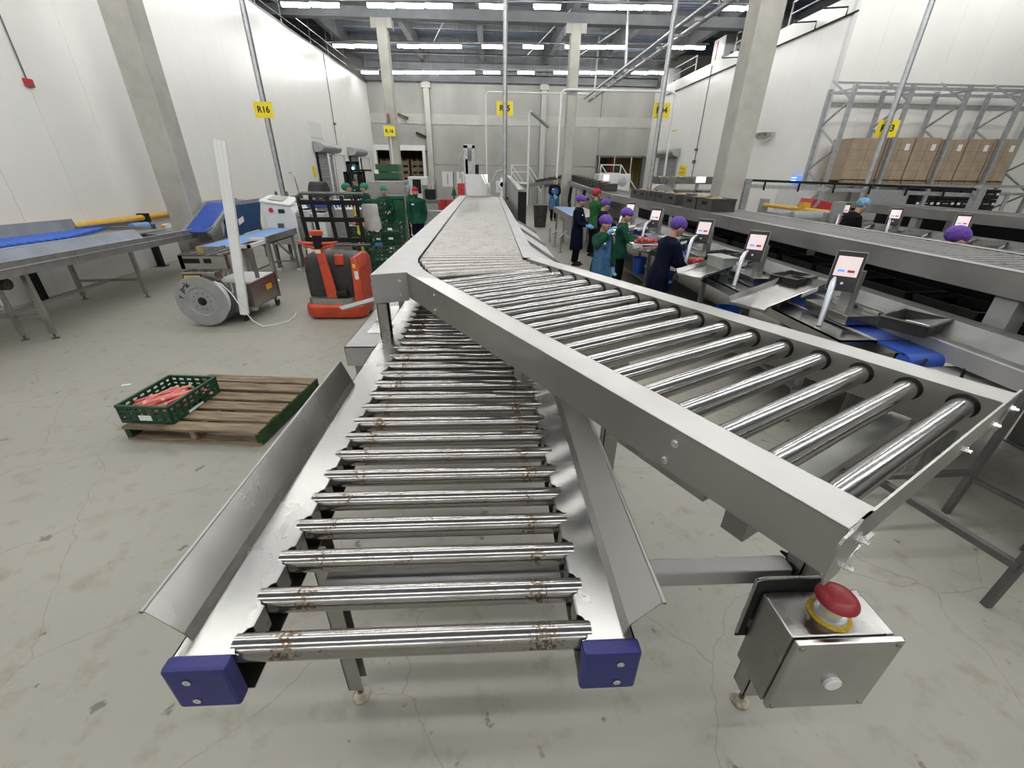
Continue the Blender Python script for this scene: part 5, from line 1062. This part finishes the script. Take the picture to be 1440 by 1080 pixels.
for i in range(6):
    lab = '%s stretch-wrapped brown carton block from the left on the pallet rack' % ordn[i]; w_ = xs[i + 1] - xs[i] - .05; loc = ((xs[i] + xs[i + 1]) / 2, 15.0, 1.885)
    t = thing('carton_stack', lab, 'carton', loc, 0, 'wrapped carton blocks on the pallet rack')
    MB().bx(-w_ / 2, w_ / 2, -.45, .45, .10, 1.27 + .02 * (i % 3)).build('cartons', 'carton', t, bev=.02)
    b = MB()
    for z in (.38, .66, .94): b.bx(-w_ / 2 - .003, w_ / 2 + .003, -.453, -.449, z, z + .006)
    b.bx(-.004, .004, -.453, -.449, .12, 1.26).build('carton_seams', 'room_brown', t)
    MB().bx(w_ / 2 - .26, w_ / 2 - .12, -.456, -.45, .95, 1.13).build('label', 'paper', t)
    MB().bx(-w_ / 2, w_ / 2, -.48, -.38, 0, .1).bx(-w_ / 2, w_ / 2, .38, .48, 0, .1).bx(-w_ / 2, w_ / 2, -.48, .48, .08, .1).build('pallet', 'wood_fresh', t)
bs = None
for i in range(4):
    for j in range(5):
        lab = 'black plastic crate, %s column and %s from the floor below the wrapped cartons' % (ordn[i], lev[j] if j < 4 else 'top')
        loc = (14.45 + .72 * i, 14.75, .25 + .3 * j)
        if bs is None:
            bs = thing('crate', lab, 'crate', loc, 0, 'black crates below the cartons'); MB().bx(-.33, .33, -.25, .25, 0, .285).build('body', 'black_crate', bs, bev=.01); MB().bx(-.3, -.2, -.256, -.25, .12, .19).bx(.2, .3, -.256, -.25, .12, .19).build('handle_label', 'paper', bs); MB().bx(-.1, .1, -.256, -.25, .14, .17).build('hand_slot', 'grey_plastic', bs)
        else: dup(bs, loc, 0, lab)
skid = thing('pallet', 'wooden pallet under the black crates in the rack', 'pallet', (15.5, 14.75, 0)); MB().bx(-1.4, 1.4, -.3, .3, .2, .25).bx(-1.4, -1.3, -.3, .3, 0, .2).bx(1.3, 1.4, -.3, .3, 0, .2).bx(-.05, .05, -.3, .3, 0, .2).build('boards', 'wood_fresh', skid)
tbf = thing('tube_frame', 'pale tube hoop standing before the black crates in the rack', 'frame', (15.4, 13.6, 0)); MB().tube([(14.5, 12.2, 0), (14.5, 12.2, 1.70), (16.0, 12.2, 1.70), (16.0, 12.2, 0)], .05, 8).tube([(14.3, 12.2, 1.7), (14.5, 12.2, 1.7)], .05, 8).build('tube', 'galv', tbf, w=True, smooth=True)
pl = thing('grey_panel', 'flat grey panel hanging low on the rack left of the black crates', 'panel', (12.8, 14.3, 0)); MB().bx(12.2, 13.6, 14.3, 14.34, .8, 1.7).build('panel', 'grey_plastic', pl, w=True); MB().bx(12.3, 12.36, 14.3, 14.34, 0, .8).bx(13.4, 13.46, 14.3, 14.34, 0, .8).build('post', 'grey_plastic', pl, w=True)
yg = thing('guard_rail', 'yellow crash rail with grey posts beyond the front conveyor, left of the rack', 'rail', (9.2, 13, 0))
for z in (.85, 1.2): MB().tube([(9.15, 14.8, z), (9.2, 11.0, z)], .06, 10).build('rail', 'amber', yg, w=True, smooth=True)
for yy in (14.9, 12.9, 11.0): MB().bx(9.1, 9.3, yy - .12, yy + .12, 0, 1.38).build('post', 'amber' if yy < 13 else 'grey_plastic', yg, w=True)
rd = thing('red_cart', 'red sloped cart behind the yellow crash rail at right', 'cart', (10.2, 13.6, 0)); MB().ext([(9.8, 13.6, .9), (11.2, 13.6, .8), (11.1, 13.6, 1.25), (9.95, 13.6, 1.45)], (0, .6, 0)).build('body', 'sign_red', rd, w=True); MB().bx(9.9, 11, 13.7, 14.1, 0, .9).build('base', 'truck_grey', rd, w=True); MB().bar((9.8, 13.58, .9), (10.1, 13.58, 1.4), .08).build('plate', 'galv', rd, w=True)
dv = thing('drive_unit', 'grey drive unit with motor behind the front conveyor', 'machine', (7.6, 10.8, 0)); MB().bx(6.9, 8.4, 10.5, 11, .9, 1.3).tube([(7.2, 10.45, 1.2), (7.9, 10.45, 1.2)], .14, 14).bx(8.15, 8.35, 10.3, 10.5, .9, 1.55).build('motor', 'grey_plastic', dv, w=True, bev=.02); MB().bx(7, 8.3, 10.6, 10.9, 0, .9).build('stand', 'steel_grey', dv, w=True)
wcb = thing('boxed_enclosure', 'white boxed enclosure beyond the yellow crash rail left of the rack', 'cabinet', (10.4, 16, 0)); MB().bx(10.5, 11.0, 15.0, 16.4, .3, 1.75).build('body', 'white_paint', wcb, w=True, bev=.02); MB().bx(10.5, 10.95, 15.1, 16.3, 0, .3).build('plinth', 'grey_plastic', wcb, w=True)
gn = thing('cable_gantry', 'low black cable gantry with grey post crossing before the rack', 'gantry', (6.6, 10, 0))
MB().bx(5.98, 6.12, 10.6, 10.75, 0, 2.0).build('post', 'galv', gn, w=True); MB().bx(10.6, 10.75, 9.5, 9.65, 0, 1.95).build('post', 'galv', gn, w=True)
MB().bar((6.0, 10.68, 1.98), (10.8, 9.57, 1.86), .05).build('rail', 'black', gn, w=True); MB().bar((6.0, 10.74, 1.86), (10.8, 9.63, 1.74), .10, .08).build('cable_tray', 'galv', gn, w=True)
for k in range(6): f = .08 + .15 * k; MB().bx(6 + 4.8 * f, 6.03 + 4.8 * f, 10.6 - 1.11 * f, 10.63 - 1.11 * f, 1.78 - .1 * f, 1.96 - .1 * f).build('hanger', 'black', gn, w=True)
dm_ = thing('dome_mirror', 'half dome safety mirror high on the right wall beside the column', 'mirror', (11.0, 19, 3.4)); MB().loft([[(11.1 - .45 * math.sin(PI * j / 10) * s, 19 + .55 * math.cos(PI * j / 10) * s, 3.58 - .32 * c) for j in range(11)] for s, c in ((1, 0), (.92, .4), (.7, .72), (.35, .94), (.08, 1))]).build('dome', 'chrome', dm_, w=True, smooth=True)
bsn = thing('wall_screen', 'small glowing blue screen on the right wall left of the rack', 'screen', (11.0, 16.3, 1.9)); MB().bx(10.95, 11.08, 16.15, 16.5, 1.82, 2.08).build('case', 'screen_blue', bsn, w=True); MB().bx(10.94, 10.95, 16.2, 16.46, 1.9, 1.94).bx(10.94, 10.95, 16.2, 16.46, 2.0, 2.03).build('bars', 'screen_white', bsn, w=True)
# shutters on side walls
def shutter(n, xw, s, ya, yb, zt, slat_m, frame):
    t = struct('door_%d' % n, MB().bx(*sorted((xw + s * .002, xw + s * .03)), ya, yb, 0, zt), slat_m)
    k = int(zt / .12); sl = MB()
    for i in range(k): sl.ext([(xw + s * .03, ya, i * .12), (xw + s * .05, ya, i * .12 + .06), (xw + s * .03, ya, i * .12 + .118)], (0, yb - ya, 0))
    sl.build('slats', slat_m, t, kind='stuff')
    prof_ = [(xw + s * (.02 + .42 * (.5 - .5 * math.cos(PI * j / 10)) * 1), zt + .02 + .42 * math.sin(PI * j / 20)) for j in range(11)]
    prof_ = [(xw + s * .02, zt)] + [(xw + s * (.10 + .38 * math.sin(PI * j / 8)), zt + .21 - .21 * math.cos(PI * j / 8)) for j in range(9)] + [(xw + s * .02, zt + .42)]
    MB().ext([(x, ya - .25, z) for x, z in prof_], (0, yb - ya + .5, 0)).build('roll_housing', 'galv', t)
    MB().bx(*sorted((xw, xw + s * .08)), ya - .1, ya, 0, zt).bx(*sorted((xw, xw + s * .08)), yb, yb + .1, 0, zt).build('guide_rail', 'black' if frame else 'galv', t)
    if frame:
        x = xw + s * .55
        MB().tube([(x, ya - .1, 0), (x, ya - .1, zt - .08), (x, yb + .2, zt - .08), (x, yb + .2, 0)], .045, 8).tube([(x, ya + .55, 0), (x, ya + .55, zt - .08)], .04, 8).build('crash_frame', 'white_paint', t, smooth=True)
    return t
shutter(3, XL + .01, 1, 22.2, 24.3, 2.78, 'grey_plastic', True)
shutter(4, XL + .01, 1, 27.3, 29.3, 2.78, 'grey_plastic', True)
shutter(5, XR - .01, -1, 27.6, 30.4, 2.98, 'grey_plastic', False)
def wall_box(name, label, cat, m, x0, x1, y0, y1, z0, z1, border=None, b2='ink'):
    t = thing(name, label, cat, ((x0 + x1) / 2, (y0 + y1) / 2, z0)); MB().bx(x0, x1, y0, y1, z0, z1).build('plate', m, t, w=True)
    return t
wall_box('wall_hatch', 'pale grey hatch panel on the left wall above the first shutter', 'panel', 'grille_white', XL, XL + .02, 21.9, 23.4, 3.35, 3.98)
wall_box('warning_sign', 'small yellow sign beside the first left shutter', 'sign', 'yellow', XL, XL + .02, 21.4, 21.75, 1.75, 2.2)
t = wall_box('warning_sign', 'yellow warning sign with dark print beside the right shutter', 'sign', 'yellow', XR - .02, XR, 26.1, 27.1, 2.0, 2.5); MB().bx(XR - .024, XR - .02, 26.3, 26.9, 2.3, 2.38).bx(XR - .024, XR - .02, 26.25, 26.95, 2.12, 2.2).build('print', 'amber', t, w=True)
wall_box('notice_sheet', 'upper white notice sheet on the right wall above the shutter', 'paper', 'paper', XR - .015, XR, 28.4, 29.6, 4.6, 5.05)
wall_box('notice_sheet', 'lower white notice sheet on the right wall above the shutter', 'paper', 'paper', XR - .015, XR, 28.6, 29.8, 3.8, 4.2)
wall_box('warning_strip', 'short yellow strip between the two notice sheets on the right wall', 'sign', 'yellow', XR - .02, XR, 28.5, 29.7, 4.36, 4.42)
vc = thing('vent_sensor', 'small dark red pull box hanging on a cable on the left wall', 'switch', (XL + .03, 9.13, 3.3)); MB().bx(XL, XL + .06, 9.06, 9.2, 3.3, 3.42).build('box', 'sign_red', vc, w=True, bev=.01); MB().tube([(XL + .02, 9.13, 3.42), (XL + .02, 9.13, 7.0)], .012, 6).build('cable', 'steel_dark', vc, w=True)
cd = thing('cable_conduit', 'thin dark cable running down the left wall to the first shutter', 'cable', (XL + .02, 25.4, 0)); MB().tube([(XL + .02, 25.4, 3.2), (XL + .02, 25.4, 7.0)], .015, 6).bx(XL, XL + .08, 25.35, 25.55, 4.1, 4.2).build('cable', 'steel_dark', cd, w=True)
cd = thing('cable_conduit', 'thin grey conduit running down the right wall beside the yellow sign', 'cable', (XR - .02, 25.6, 0)); MB().tube([(XR - .03, 25.2, 1.6), (XR - .03, 25.2, 6.9)], .02, 6).bx(XR - .1, XR, 25.1, 25.3, 3.2, 3.3).bx(XR - .1, XR, 25.1, 25.3, 2.6, 2.75).build('cable', 'steel_dark', cd, w=True)
pp = thing('sprinkler_pipe', 'thin black pipe with angled stubs along the top of the right wall', 'pipe', (XR - .05, 24, 6.4)); b = MB().tube([(XR - .06, 31, 6.45), (XR - .06, 15.7, 6.5)], .03, 8)
for yy in (16.2, 17.6, 21.3, 22.6): b.tube([(XR - .06, yy, 6.5), (XR - .06, yy, 6.72), (XR - .7, yy + .2, 6.72), (XR - .7, yy + .2, 6.8)], .022, 6)
b.build('pipe', 'black', pp, w=True)
for i, (yy, h_) in enumerate(((25.0, .95), (32.0, .9))):
    t = thing('cooling_unit', '%s white cooling unit on top of the right wall' % ('nearer', 'farther')[i], 'unit', (XR + .5, yy, 7.0), 0, 'units on top of the right wall'); MB().bx(-.45, .3, -.6, .6, .02, h_).build('case', 'white_paint', t, bev=.03); MB().bx(-.46, -.45, .1, .18, .1, h_ - .1).build('red_line', 'sign_red', t); MB().lathe([(.1, 0), (.1, .1)], 10, Matrix.Translation((-.2, -1.0, .1))).bx(-.3, -.1, -1.0, -.6, .05, .12).build('valve', 'black', t)
rl = thing('roof_railing', 'white tube railing along the top edge of the right wall', 'railing', (XR + .1, 24, 7.02))
for (ya, yb) in ((20.5, 23.4), (27.5, 30.6), (16.2, 19.5)):
    MB().tube([(XR + .1, ya, 7.02), (XR + .1, ya, 7.75), (XR + .1, yb, 7.75), (XR + .1, yb, 7.02)], .035, 8).tube([(XR + .1, ya, 7.4), (XR + .1, yb, 7.4)], .025, 8).build('tube', 'white_paint', rl, w=True)

# ------------------------------------------------------------------ poles, signs, pipes
def pole(label, x, y, z0, z1, r, sign=None, sz=3.5, slab='', rz=0, ssize=.3, sx=0.0):
    t = thing('service_pole', label, 'pole', (x, y, 0)); b = MB().tube([(x, y, z0), (x, y, z1)], r, 12)
    b.build('tube', 'galv', t, w=True, smooth=True)
    MB().bx(x + r * .7, x + r * 1.25, y - .02, y + .02, z0 + .4, z1).build('cable_duct', 'steel_dark', t, w=True)
    if sign:
        s = thing('location_sign', slab, 'sign', (x + sx, (y - r - .012) if sign == 'R16' else (y + r + .012), sz), rz)
        MB().bx(-ssize * .55, ssize * .55, -.004, .004, -ssize * .42, ssize * .42).build('plate', 'yellow', s)
        text('lettering', sign, ssize * .46, 'ink', s, (0, -.0055, 0), (PI / 2, 0, 0))
    return t
pole('tall grey service pole passing the R05 sign in the middle', .36, 11.5, 0, 9, .045, 'R05', 3.40, 'yellow sign lettered R05 on the middle pole', 0, .34)
pole('tall grey service pole passing the R04 sign at right', 4.95, 14.2, 0, 9, .06, 'R04', 3.73, 'yellow sign lettered R04 on the right pole', 0, .44, sx=.07)
pole('tall grey service pole passing the R03 sign before the pallet rack', 9.55, 11.35, 0, 9, .055, 'R03', 3.13, 'yellow sign lettered R03 on the pole before the pallet rack', R(-12), .42, sx=.08)
pole('tall grey service pole with the R16 sign before the left wall', -5.73, 13.0, 0, 9, .06, 'R16', 3.42, 'yellow sign lettered R16 on the pole before the left wall', 0, .42)
s = thing('location_sign', 'small far yellow sign lettered R.16 on the far column', 'sign', (-4.42, 21.80, 3.62)); MB().bx(-.24, .24, -.004, .004, -.2, .2).build('plate', 'yellow', s); text('lettering', 'R.16', .19, 'ink', s, (0, -.0055, 0), (PI / 2, 0, 0))
mp_ = thing('beacon_mast', 'thin white mast with a red topped beacon in front of the R.16 column', 'mast', (-4.4, 21.7, 0)); MB().tube([(-4.42, 21.88, 0), (-4.42, 21.88, 4.0)], .03, 8).build('mast', 'white_paint', mp_, w=True); MB().lathe([(.06, 3.9), (.06, 4.15)], 12, Matrix.Translation((-4.42, 21.88, 0))).build('beacon_body', 'steel_dark', mp_, w=True); MB().lathe([(.06, 4.16), (.05, 4.28)], 12, Matrix.Translation((-4.42, 21.88, 0))).build('beacon_cap', 'sign_red', mp_, w=True)
for lab, pts in (('white overhead pipe loop in front of the end wall, left one', [(-.2, 30, 0), (-.2, 30, 6.1), (-.1, 30, 6.25), (.05, 30, 6.28), (6.1, 30, 6.28), (6.3, 30, 6.28), (6.3, 30, 9.0)]), ('white overhead pipe loop behind the R04 sign, right one', [(3.14, 21.9, 0), (3.16, 21.9, 5.15), (3.25, 21.9, 5.27), (3.4, 21.9, 5.3), (8.0, 21.9, 5.3), (8.15, 21.9, 5.27), (8.22, 21.9, 5.15), (8.3, 21.9, 0)])):
    t = thing('overhead_pipe', lab, 'pipe', pts[0]); MB().tube(pts, .05, 10).build('pipe', 'white_paint', t, w=True, smooth=True)
ctr = thing('cable_tray', 'long pair of galvanised tubes on hangers running overhead at right', 'cable tray', (5.85, 20, 6))
MB().tube([(5.72, 9, 6.05), (5.72, 30, 6.05)], .06, 10).tube([(6.0, 9, 5.92), (6.0, 30, 5.92)], .07, 10).build('tube', 'galv', ctr, w=True, smooth=True)
MB().tube([(5.76, 21.5, 5.9), (5.5, 21.5, 9)], .06, 8).tube([(5.8, 13.5, 5.9), (5.8, 13.5, 9)], .03, 8).build('hanger', 'galv', ctr, w=True)
for k in range(14): MB().bx(5.68, 6.06, 10 + 1.5 * k, 10.05 + 1.5 * k, 5.84, 5.9).build('clip', 'steel_grey', ctr, w=True)
t = thing('cable_tray', 'short sloping grey tray left of the far right column', 'cable tray', (1.9, 28, 3.6)); MB().bar((2.0, 24, 4.7), (3.35, 28, 4.4), .14, .1).build('tray', 'galv', t, w=True); MB().tube([(2.0, 24, 4.7), (1.95, 24, 4.68), (1.95, 24, .5)], .05, 8).build('drop_pipe', 'white_paint', t, w=True)
for i, (x, z) in enumerate(((-5.7, 5.3), (-4.6, 4.25))):
    t = thing('wall_camera', '%s dark lens camera arm on the end wall by the left pilaster' % ('upper', 'lower')[i], 'camera', (x, YE, z)); MB().bar((x - .35, YE - .05, z + .1), (x + .3, YE - .3, z - .15), .14).build('arm', 'ink' if i else 'room_brown', t, w=True)
# things in the rooms behind the end wall openings
for i, (x, w_) in enumerate(((-7.4, .9), (-6.3, .9), (-5.2, .9))):
    t = thing('pallet_stack', '%s stack of brown boards inside the left doorway' % ordn[i], 'stack', (x, YE + 1.6, 0), 0, 'stacks inside the left doorway'); b = MB()
    for k in range(7): b.bx(-w_ / 2, w_ / 2, -.5, .5, .4 * k, .4 * k + .28)
    for xx in (-.42, 0, .42): b.bx(xx - .05, xx + .05, -.52, .5, 0, 2.8)
    b.build('boards', 'pallet_wood', t)
t = thing('red_rack', 'dark red rack upright inside the right doorway', 'rack', (9.3, YE + 2.5, 0)); MB().bx(9.15, 9.35, YE + 2.3, YE + 2.5, 0, 3.9).bx(8.3, 9.3, YE + 2.4, YE + 2.5, 1.6, 1.75).bx(8.3, 8.4, YE + 2.4, YE + 2.5, 0, 3.9).build('upright', 'sign_red', t, w=True)
for k in range(3): MB().bx(7.6 + .1 * k, 8.9, YE + 2.7, YE + 3.4, .1 + 1.1 * k, .9 + 1.1 * k).build('stored_goods', 'room_brown', t, w=True)
t = thing('inner_door', 'grey shutter inside the yellowish room behind the right doorway', 'door', (10.4, YE + 5.3, 0)); MB().bx(9.8, 11.0, YE + 5.3, YE + 5.38, 0, 2.3).build('leaf', 'grey_plastic', t, w=True)
MB().bx(9.7, 11.1, YE + 5.25, YE + 5.38, 2.3, 2.6).build('housing', 'galv', t, w=True)

# ================================================================== PEOPLE
def person(label, x, y, h, face, coat, length, trousers, cap, style='net', lean=0.0, L=None, Rr=None, gloves=None, apron=False, stride=0.0, look=0.0, mask=False, half=False):
    t = thing('person', label, 'person', (x, y, 0), face)
    S = h
    hip = Vector((0, 0, .52)); ca, sa = math.cos(lean), math.sin(lean)
    def B(p):
        p = Vector(p)
        if p.z > .5:
            q = p - hip; p = hip + Vector((q.x, q.y * ca - q.z * sa, q.y * sa + q.z * ca))
        return p * S
    cl, sl = math.cos(look), math.sin(look); neck = Vector((0, -.005, .87))
    def H(p):
        q = Vector(p) - neck; q = Vector((q.x, q.y * cl - q.z * sl, q.y * sl + q.z * cl)); return B(neck + q)
    HT = Matrix.Translation(H((0, -.012, .93))) @ Matrix.Rotation(lean + look, 4, 'X') @ Matrix.Scale(S, 4)
    L = L or ((-.135, .01, .64), (-.13, -.08, .50)); Rr = Rr or ((.135, .01, .64), (.13, -.08, .50))
    def ring(z, rx, ry, cy=0.0, n=18): return [B((rx * math.cos(2 * PI * j / n), cy + ry * math.sin(2 * PI * j / n), z)) for j in range(n)]
    tor = [(.47, .075, .055), (.52, .088, .064), (.58, .078, .056), (.64, .072, .05), (.71, .085, .058), (.77, .098, .06), (.805, .088, .05), (.83, .05, .042), (.85, .033, .034), (.885, .031, .033)]
    mb = MB(); mb.loft([ring(z, a, b) for z, a, b in tor])
    mb.ell((0, 0, 0), (.045, .055, .066), 16, 12, HT).ell((0, -.016, -.036), (.033, .036, .03), 12, 8, HT).ell((0, -.056, -.008), (.0085, .014, .013), 8, 6, HT)
    for s in (-1, 1): mb.ell((s * .046, .004, -.006), (.007, .012, .018), 8, 6, HT)
    def hand(m_, elbow, wrist, infl=0.0):
        e = Vector(elbow); w = Vector(wrist); d = (w - e).normalized()
        side = d.cross(Vector((0, 0, 1)) if abs(d.z) < .9 else Vector((0, 1, 0))).normalized(); nrm = side.cross(d)
        T = Matrix((side * S, d * S, nrm * S)).transposed().to_4x4(); T.translation = B(w)
        m_.ell((0, .028, 0), (.023 + infl, .03 + infl, .012 + infl), 10, 8, T)
        for k in range(4):
            fx = -.017 + .0113 * k; ln = (.036, .042, .040, .032)[k]
            m_.tube([(fx * .8, .045, 0), (fx, .045 + ln * .5, -.003), (fx * 1.05, .045 + ln * .85, -.016), (fx * 1.02, .045 + ln, -.028)], [.0062 + infl, .006 + infl, .0055 + infl, .0045 + infl], 8, T=T)
        sg = 1 if w.x < 0 else -1
        m_.tube([(sg * .015, .012, 0), (sg * .032, .028, -.008), (sg * .036, .048, -.018)], [.0075 + infl, .0068 + infl, .005 + infl], 8, T=T)
    for s, (el, wr) in ((-1, L), (1, Rr)):
        mb.tube([B((s * .085, 0, .80)), B((s * .105, .002, .79)), B(Vector((s * .105, .002, .79)).lerp(Vector(el), .5)), B(el), B(Vector(el).lerp(Vector(wr), .5)), B(wr)], [.03 * S, .032 * S, .028 * S, .024 * S, .022 * S, .016 * S], 12)
        hand(mb, el, wr)
    for s in (-1, 1):
        st_ = stride * s
        hp_, kn, an = Vector((s * .045, 0, .5)), Vector((s * .048, -.012 - st_ * .5, .285)), Vector((s * .05, .015 - st_, .045))
        mb.tube([hp_ * S, hp_.lerp(kn, .5) * S, kn * S, kn.lerp(an, .4) * S, an * S], [.054 * S, .048 * S, .035 * S, .032 * S, .022 * S], 14)
        mb.ell(Vector((s * .052, -.032 - st_, .02)) * S, (.024 * S, .062 * S, .019 * S), 10, 6)
    remesh(mb, 'body', 'skin', t, .0095)
    # face
    for s in (-1, 1): MB().ell((s * .018, -.0495, .004), (.0065, .004, .004), 8, 6, HT).build('eye', 'ink', t, smooth=True)
    MB().ell((0, -.0525, -.036), (.013, .004, .0035), 8, 6, HT).build('mouth', 'sign_red', t, smooth=True)
    if mask: MB().ell((0, -.028, -.04), (.04, .032, .034), 12, 8, HT).build('beard', 'hair', t, smooth=True)
    MB().ell((0, .014, .012), (.0475, .05, .06), 14, 10, HT).build('hair', 'hair', t, smooth=True)
    if style == 'net':
        mb = MB().ell((0, .018, .040), (.062, .070, .050), 16, 10, HT).ell((0, .044, .022), (.056, .058, .054), 14, 10, HT)
    else:
        mb = MB().ell((0, .008, .032), (.05, .06, .05), 16, 10, HT).ell((0, .02, .012), (.0495, .045, .03), 14, 8, HT)
    cp = remesh(mb, 'hair_net' if style == 'net' else 'knit_hat', cap, t, .009)
    # trousers and shoes
    mb = MB(); mb.loft([ring(z, a + .01, b + .01) for z, a, b in tor[:3]])
    for s in (-1, 1):
        st_ = stride * s
        hp_, kn, an = Vector((s * .045, 0, .5)), Vector((s * .048, -.012 - st_ * .5, .285)), Vector((s * .05, .012 - st_, .055))
        mb.tube([hp_ * S, hp_.lerp(kn, .5) * S, kn * S, kn.lerp(an, .5) * S, an * S], [.062 * S, .056 * S, .044 * S, .040 * S, .038 * S], 14)
        MB().loft([[((s * .052 + rx * math.cos(2 * PI * j / 14)) * S, (-.034 - st_ + ry * math.sin(2 * PI * j / 14)) * S, z * S) for j in range(14)] for z, rx, ry in ((0, .028, .072), (.016, .03, .074), (.034, .026, .055), (.05, .024, .035))]).build('shoe', 'black', t, smooth=True)
    remesh(mb, 'trousers', trousers, t, .014)
    # coat: torso, sleeves and skirt as one cloth
    mb = MB(); rs = [ring(z, a + .017, b + .02) for z, a, b in tor if .55 < z < .84] 
    rs.append(ring(.85, .042, .044))
    hem = .24 if length == 'long' else .44
    low = [[((.112 + .012 * (1 - k / 4)) * math.cos(2 * PI * j / 18) * S, (.088 + .012 * (1 - k / 4)) * math.sin(2 * PI * j / 18) * S, (hem + (.52 - hem) * k / 4) * S) for j in range(18)] for k in range(5)]
    mb.loft(low + rs)
    for s, (el, wr) in ((-1, L), (1, Rr)):
        mb.tube([B((s * .06, 0, .80)), B((s * .108, .002, .79)), B(Vector((s * .108, .002, .79)).lerp(Vector(el), .5)), B(el), B(Vector(el).lerp(Vector(wr), .5)), B(Vector(el).lerp(Vector(wr), .93))], [.042 * S, .046 * S, .042 * S, .037 * S, .035 * S, .029 * S], 14)
    remesh(mb, 'coat', coat, t, .014, 6)
    MB().bx(-.075, -.035, -.0, .004, 0, .018, Matrix.Translation(B((0, -.084, .735))) @ Matrix.Rotation(lean, 4, 'X') @ Matrix.Scale(S, 4)).build('chest_badge', 'paper', t)
    if gloves:
        for s, (el, wr) in ((-1, L), (1, Rr)):
            g_ = MB(); hand(g_, el, wr, .0028)
            e = Vector(el); w = Vector(wr); d = (w - e).normalized()
            g_.tube([B(w - d * .02), B(w + d * .015)], [.021 * S, .019 * S], 12); remesh(g_, 'glove', gloves, t, .005, 2)
    if apron:
        mb = MB(); rings_o = []; rings_i = []
        for z, rx, ry in ((.77, .085, .094), (.68, .116, .094), (.56, .126, .102), (.44, .134, .112), (.28, .142, .118)):
            o_ = [(rx * math.cos(a), ry * math.sin(a), z) for a in [PI + PI * j / 14 for j in range(15)]]
            rings_o.append([B(p) for p in o_] + [B((p[0] * .97, p[1] * .965, p[2])) for p in o_[::-1]])
        mb.loft(rings_o).build('apron', 'apron_blue', t, smooth=True)
    return t
DN = ((-.12, -.05, .63), (-.07, -.16, .60)); DR = ((.12, -.05, .63), (.07, -.16, .60))     # hands working in front
FW = ((-.115, -.09, .66), (-.06, -.21, .645)); FR = ((.115, -.09, .66), (.06, -.21, .645))
person('person in blue coat and pale blue apron standing far down the aisle', 3.02, 21.5, 1.86, R(4), 'navy_cloth', 'long', 'black_cloth', 'hair', 'beanie', L=((-.13, -.02, .66), (-.03, -.12, .60)), Rr=((.13, -.02, .66), (.03, -.12, .58)), gloves='glove_blue', apron=True)
person('person in long navy coat standing sideways left of the red hair net', 2.12, 10.75, 1.60, R(60), 'navy_cloth', 'long', 'black_cloth', 'purple_net', L=DN, Rr=DR, gloves='glove_blue', look=R(22))
person('person in green jacket and red hair net turned towards the bench', 2.80, 12.0, 1.70, R(112), 'leaf_cloth', 'jacket', 'black_cloth', 'red_net', L=FW, Rr=FR, look=R(10))
person('person in dark navy coat and purple hair net squeezed between two green jackets', 2.60, 10.3, 1.55, R(82), 'navy_cloth', 'long', 'black_cloth', 'purple_net', L=FW, Rr=FR, look=R(25))
person('person with blue plastic apron over green jacket raising a gloved hand to the face', 1.76, 6.85, 1.50, R(38), 'green_cloth', 'jacket', 'apron_blue', 'purple_net', L=((-.17, -.06, .72), (-.075, -.13, .86)), Rr=((.15, -.03, .62), (.16, -.06, .47)), gloves='glove_blue', apron=True, look=R(20))
person('person in green jacket and purple hair net handling red produce at the bench', 2.42, 8.05, 1.52, R(72), 'green_cloth', 'jacket', 'black_cloth', 'purple_net', L=FW, Rr=FR, gloves='glove_blue', look=R(28), stride=.03)
person('person in long navy coat and purple hair net bending over the bench with gloved hands', 2.36, 5.88, 1.58, R(98), 'navy_cloth', 'long', 'black_cloth', 'purple_net', L=((-.13, -.09, .66), (-.08, -.24, .60)), Rr=((.13, -.10, .66), (.08, -.25, .61)), gloves='glove_blue', lean=R(12), look=R(22))
person('person in black coat and pale blue hair net bending over the rear bench', 7.35, 9.0, 1.72, R(80), 'black_cloth', 'long', 'black_cloth', 'blue_net', L=FW, Rr=FR, lean=R(20), look=R(12))
person('person with purple hair net seen only as a head above the front conveyor at right', 4.95, 4.60, 1.62, R(80), 'navy_cloth', 'long', 'black_cloth', 'purple_net', L=FW, Rr=FR, lean=R(8), look=R(25))
person('person in dark green coat and red knit hat standing left of the roller line', -2.08, 12.9, 1.68, R(8), 'green_cloth', 'jacket', 'navy_cloth', 'red_knit', 'beanie', L=((-.14, .02, .62), (-.12, .02, .47)), Rr=((.14, .02, .62), (.12, .03, .47)), mask=True, look=R(12))
person('leftmost person in green coat and green hair net beside the black load guard', -4.15, 13.6, 1.72, R(100), 'green_cloth', 'jacket', 'black_cloth', 'green_net', L=FW, Rr=FR)
person('second person in green coat and green hair net, with a yellow collar strip', -3.9, 14.6, 1.70, R(-60), 'green_cloth', 'jacket', 'black_cloth', 'green_net', L=FW, Rr=FR, look=R(15))
person('person in green coat and green hair net facing the camera behind the crate tower', -3.12, 13.7, 1.66, R(8), 'green_cloth', 'jacket', 'black_cloth', 'green_net', L=DN, Rr=DR, look=R(18))
person('person in green coat and pale grey hair net half hidden behind the wheeled bin', -2.75, 15.6, 1.62, R(30), 'green_cloth', 'jacket', 'black_cloth', 'blue_net', L=FW, Rr=FR)
person('driver in dark green coat standing at the far black forklift', -6.1, 21.2, 1.7, R(40), 'green_cloth', 'jacket', 'black_cloth', 'hair', 'beanie', L=FW, Rr=FR)
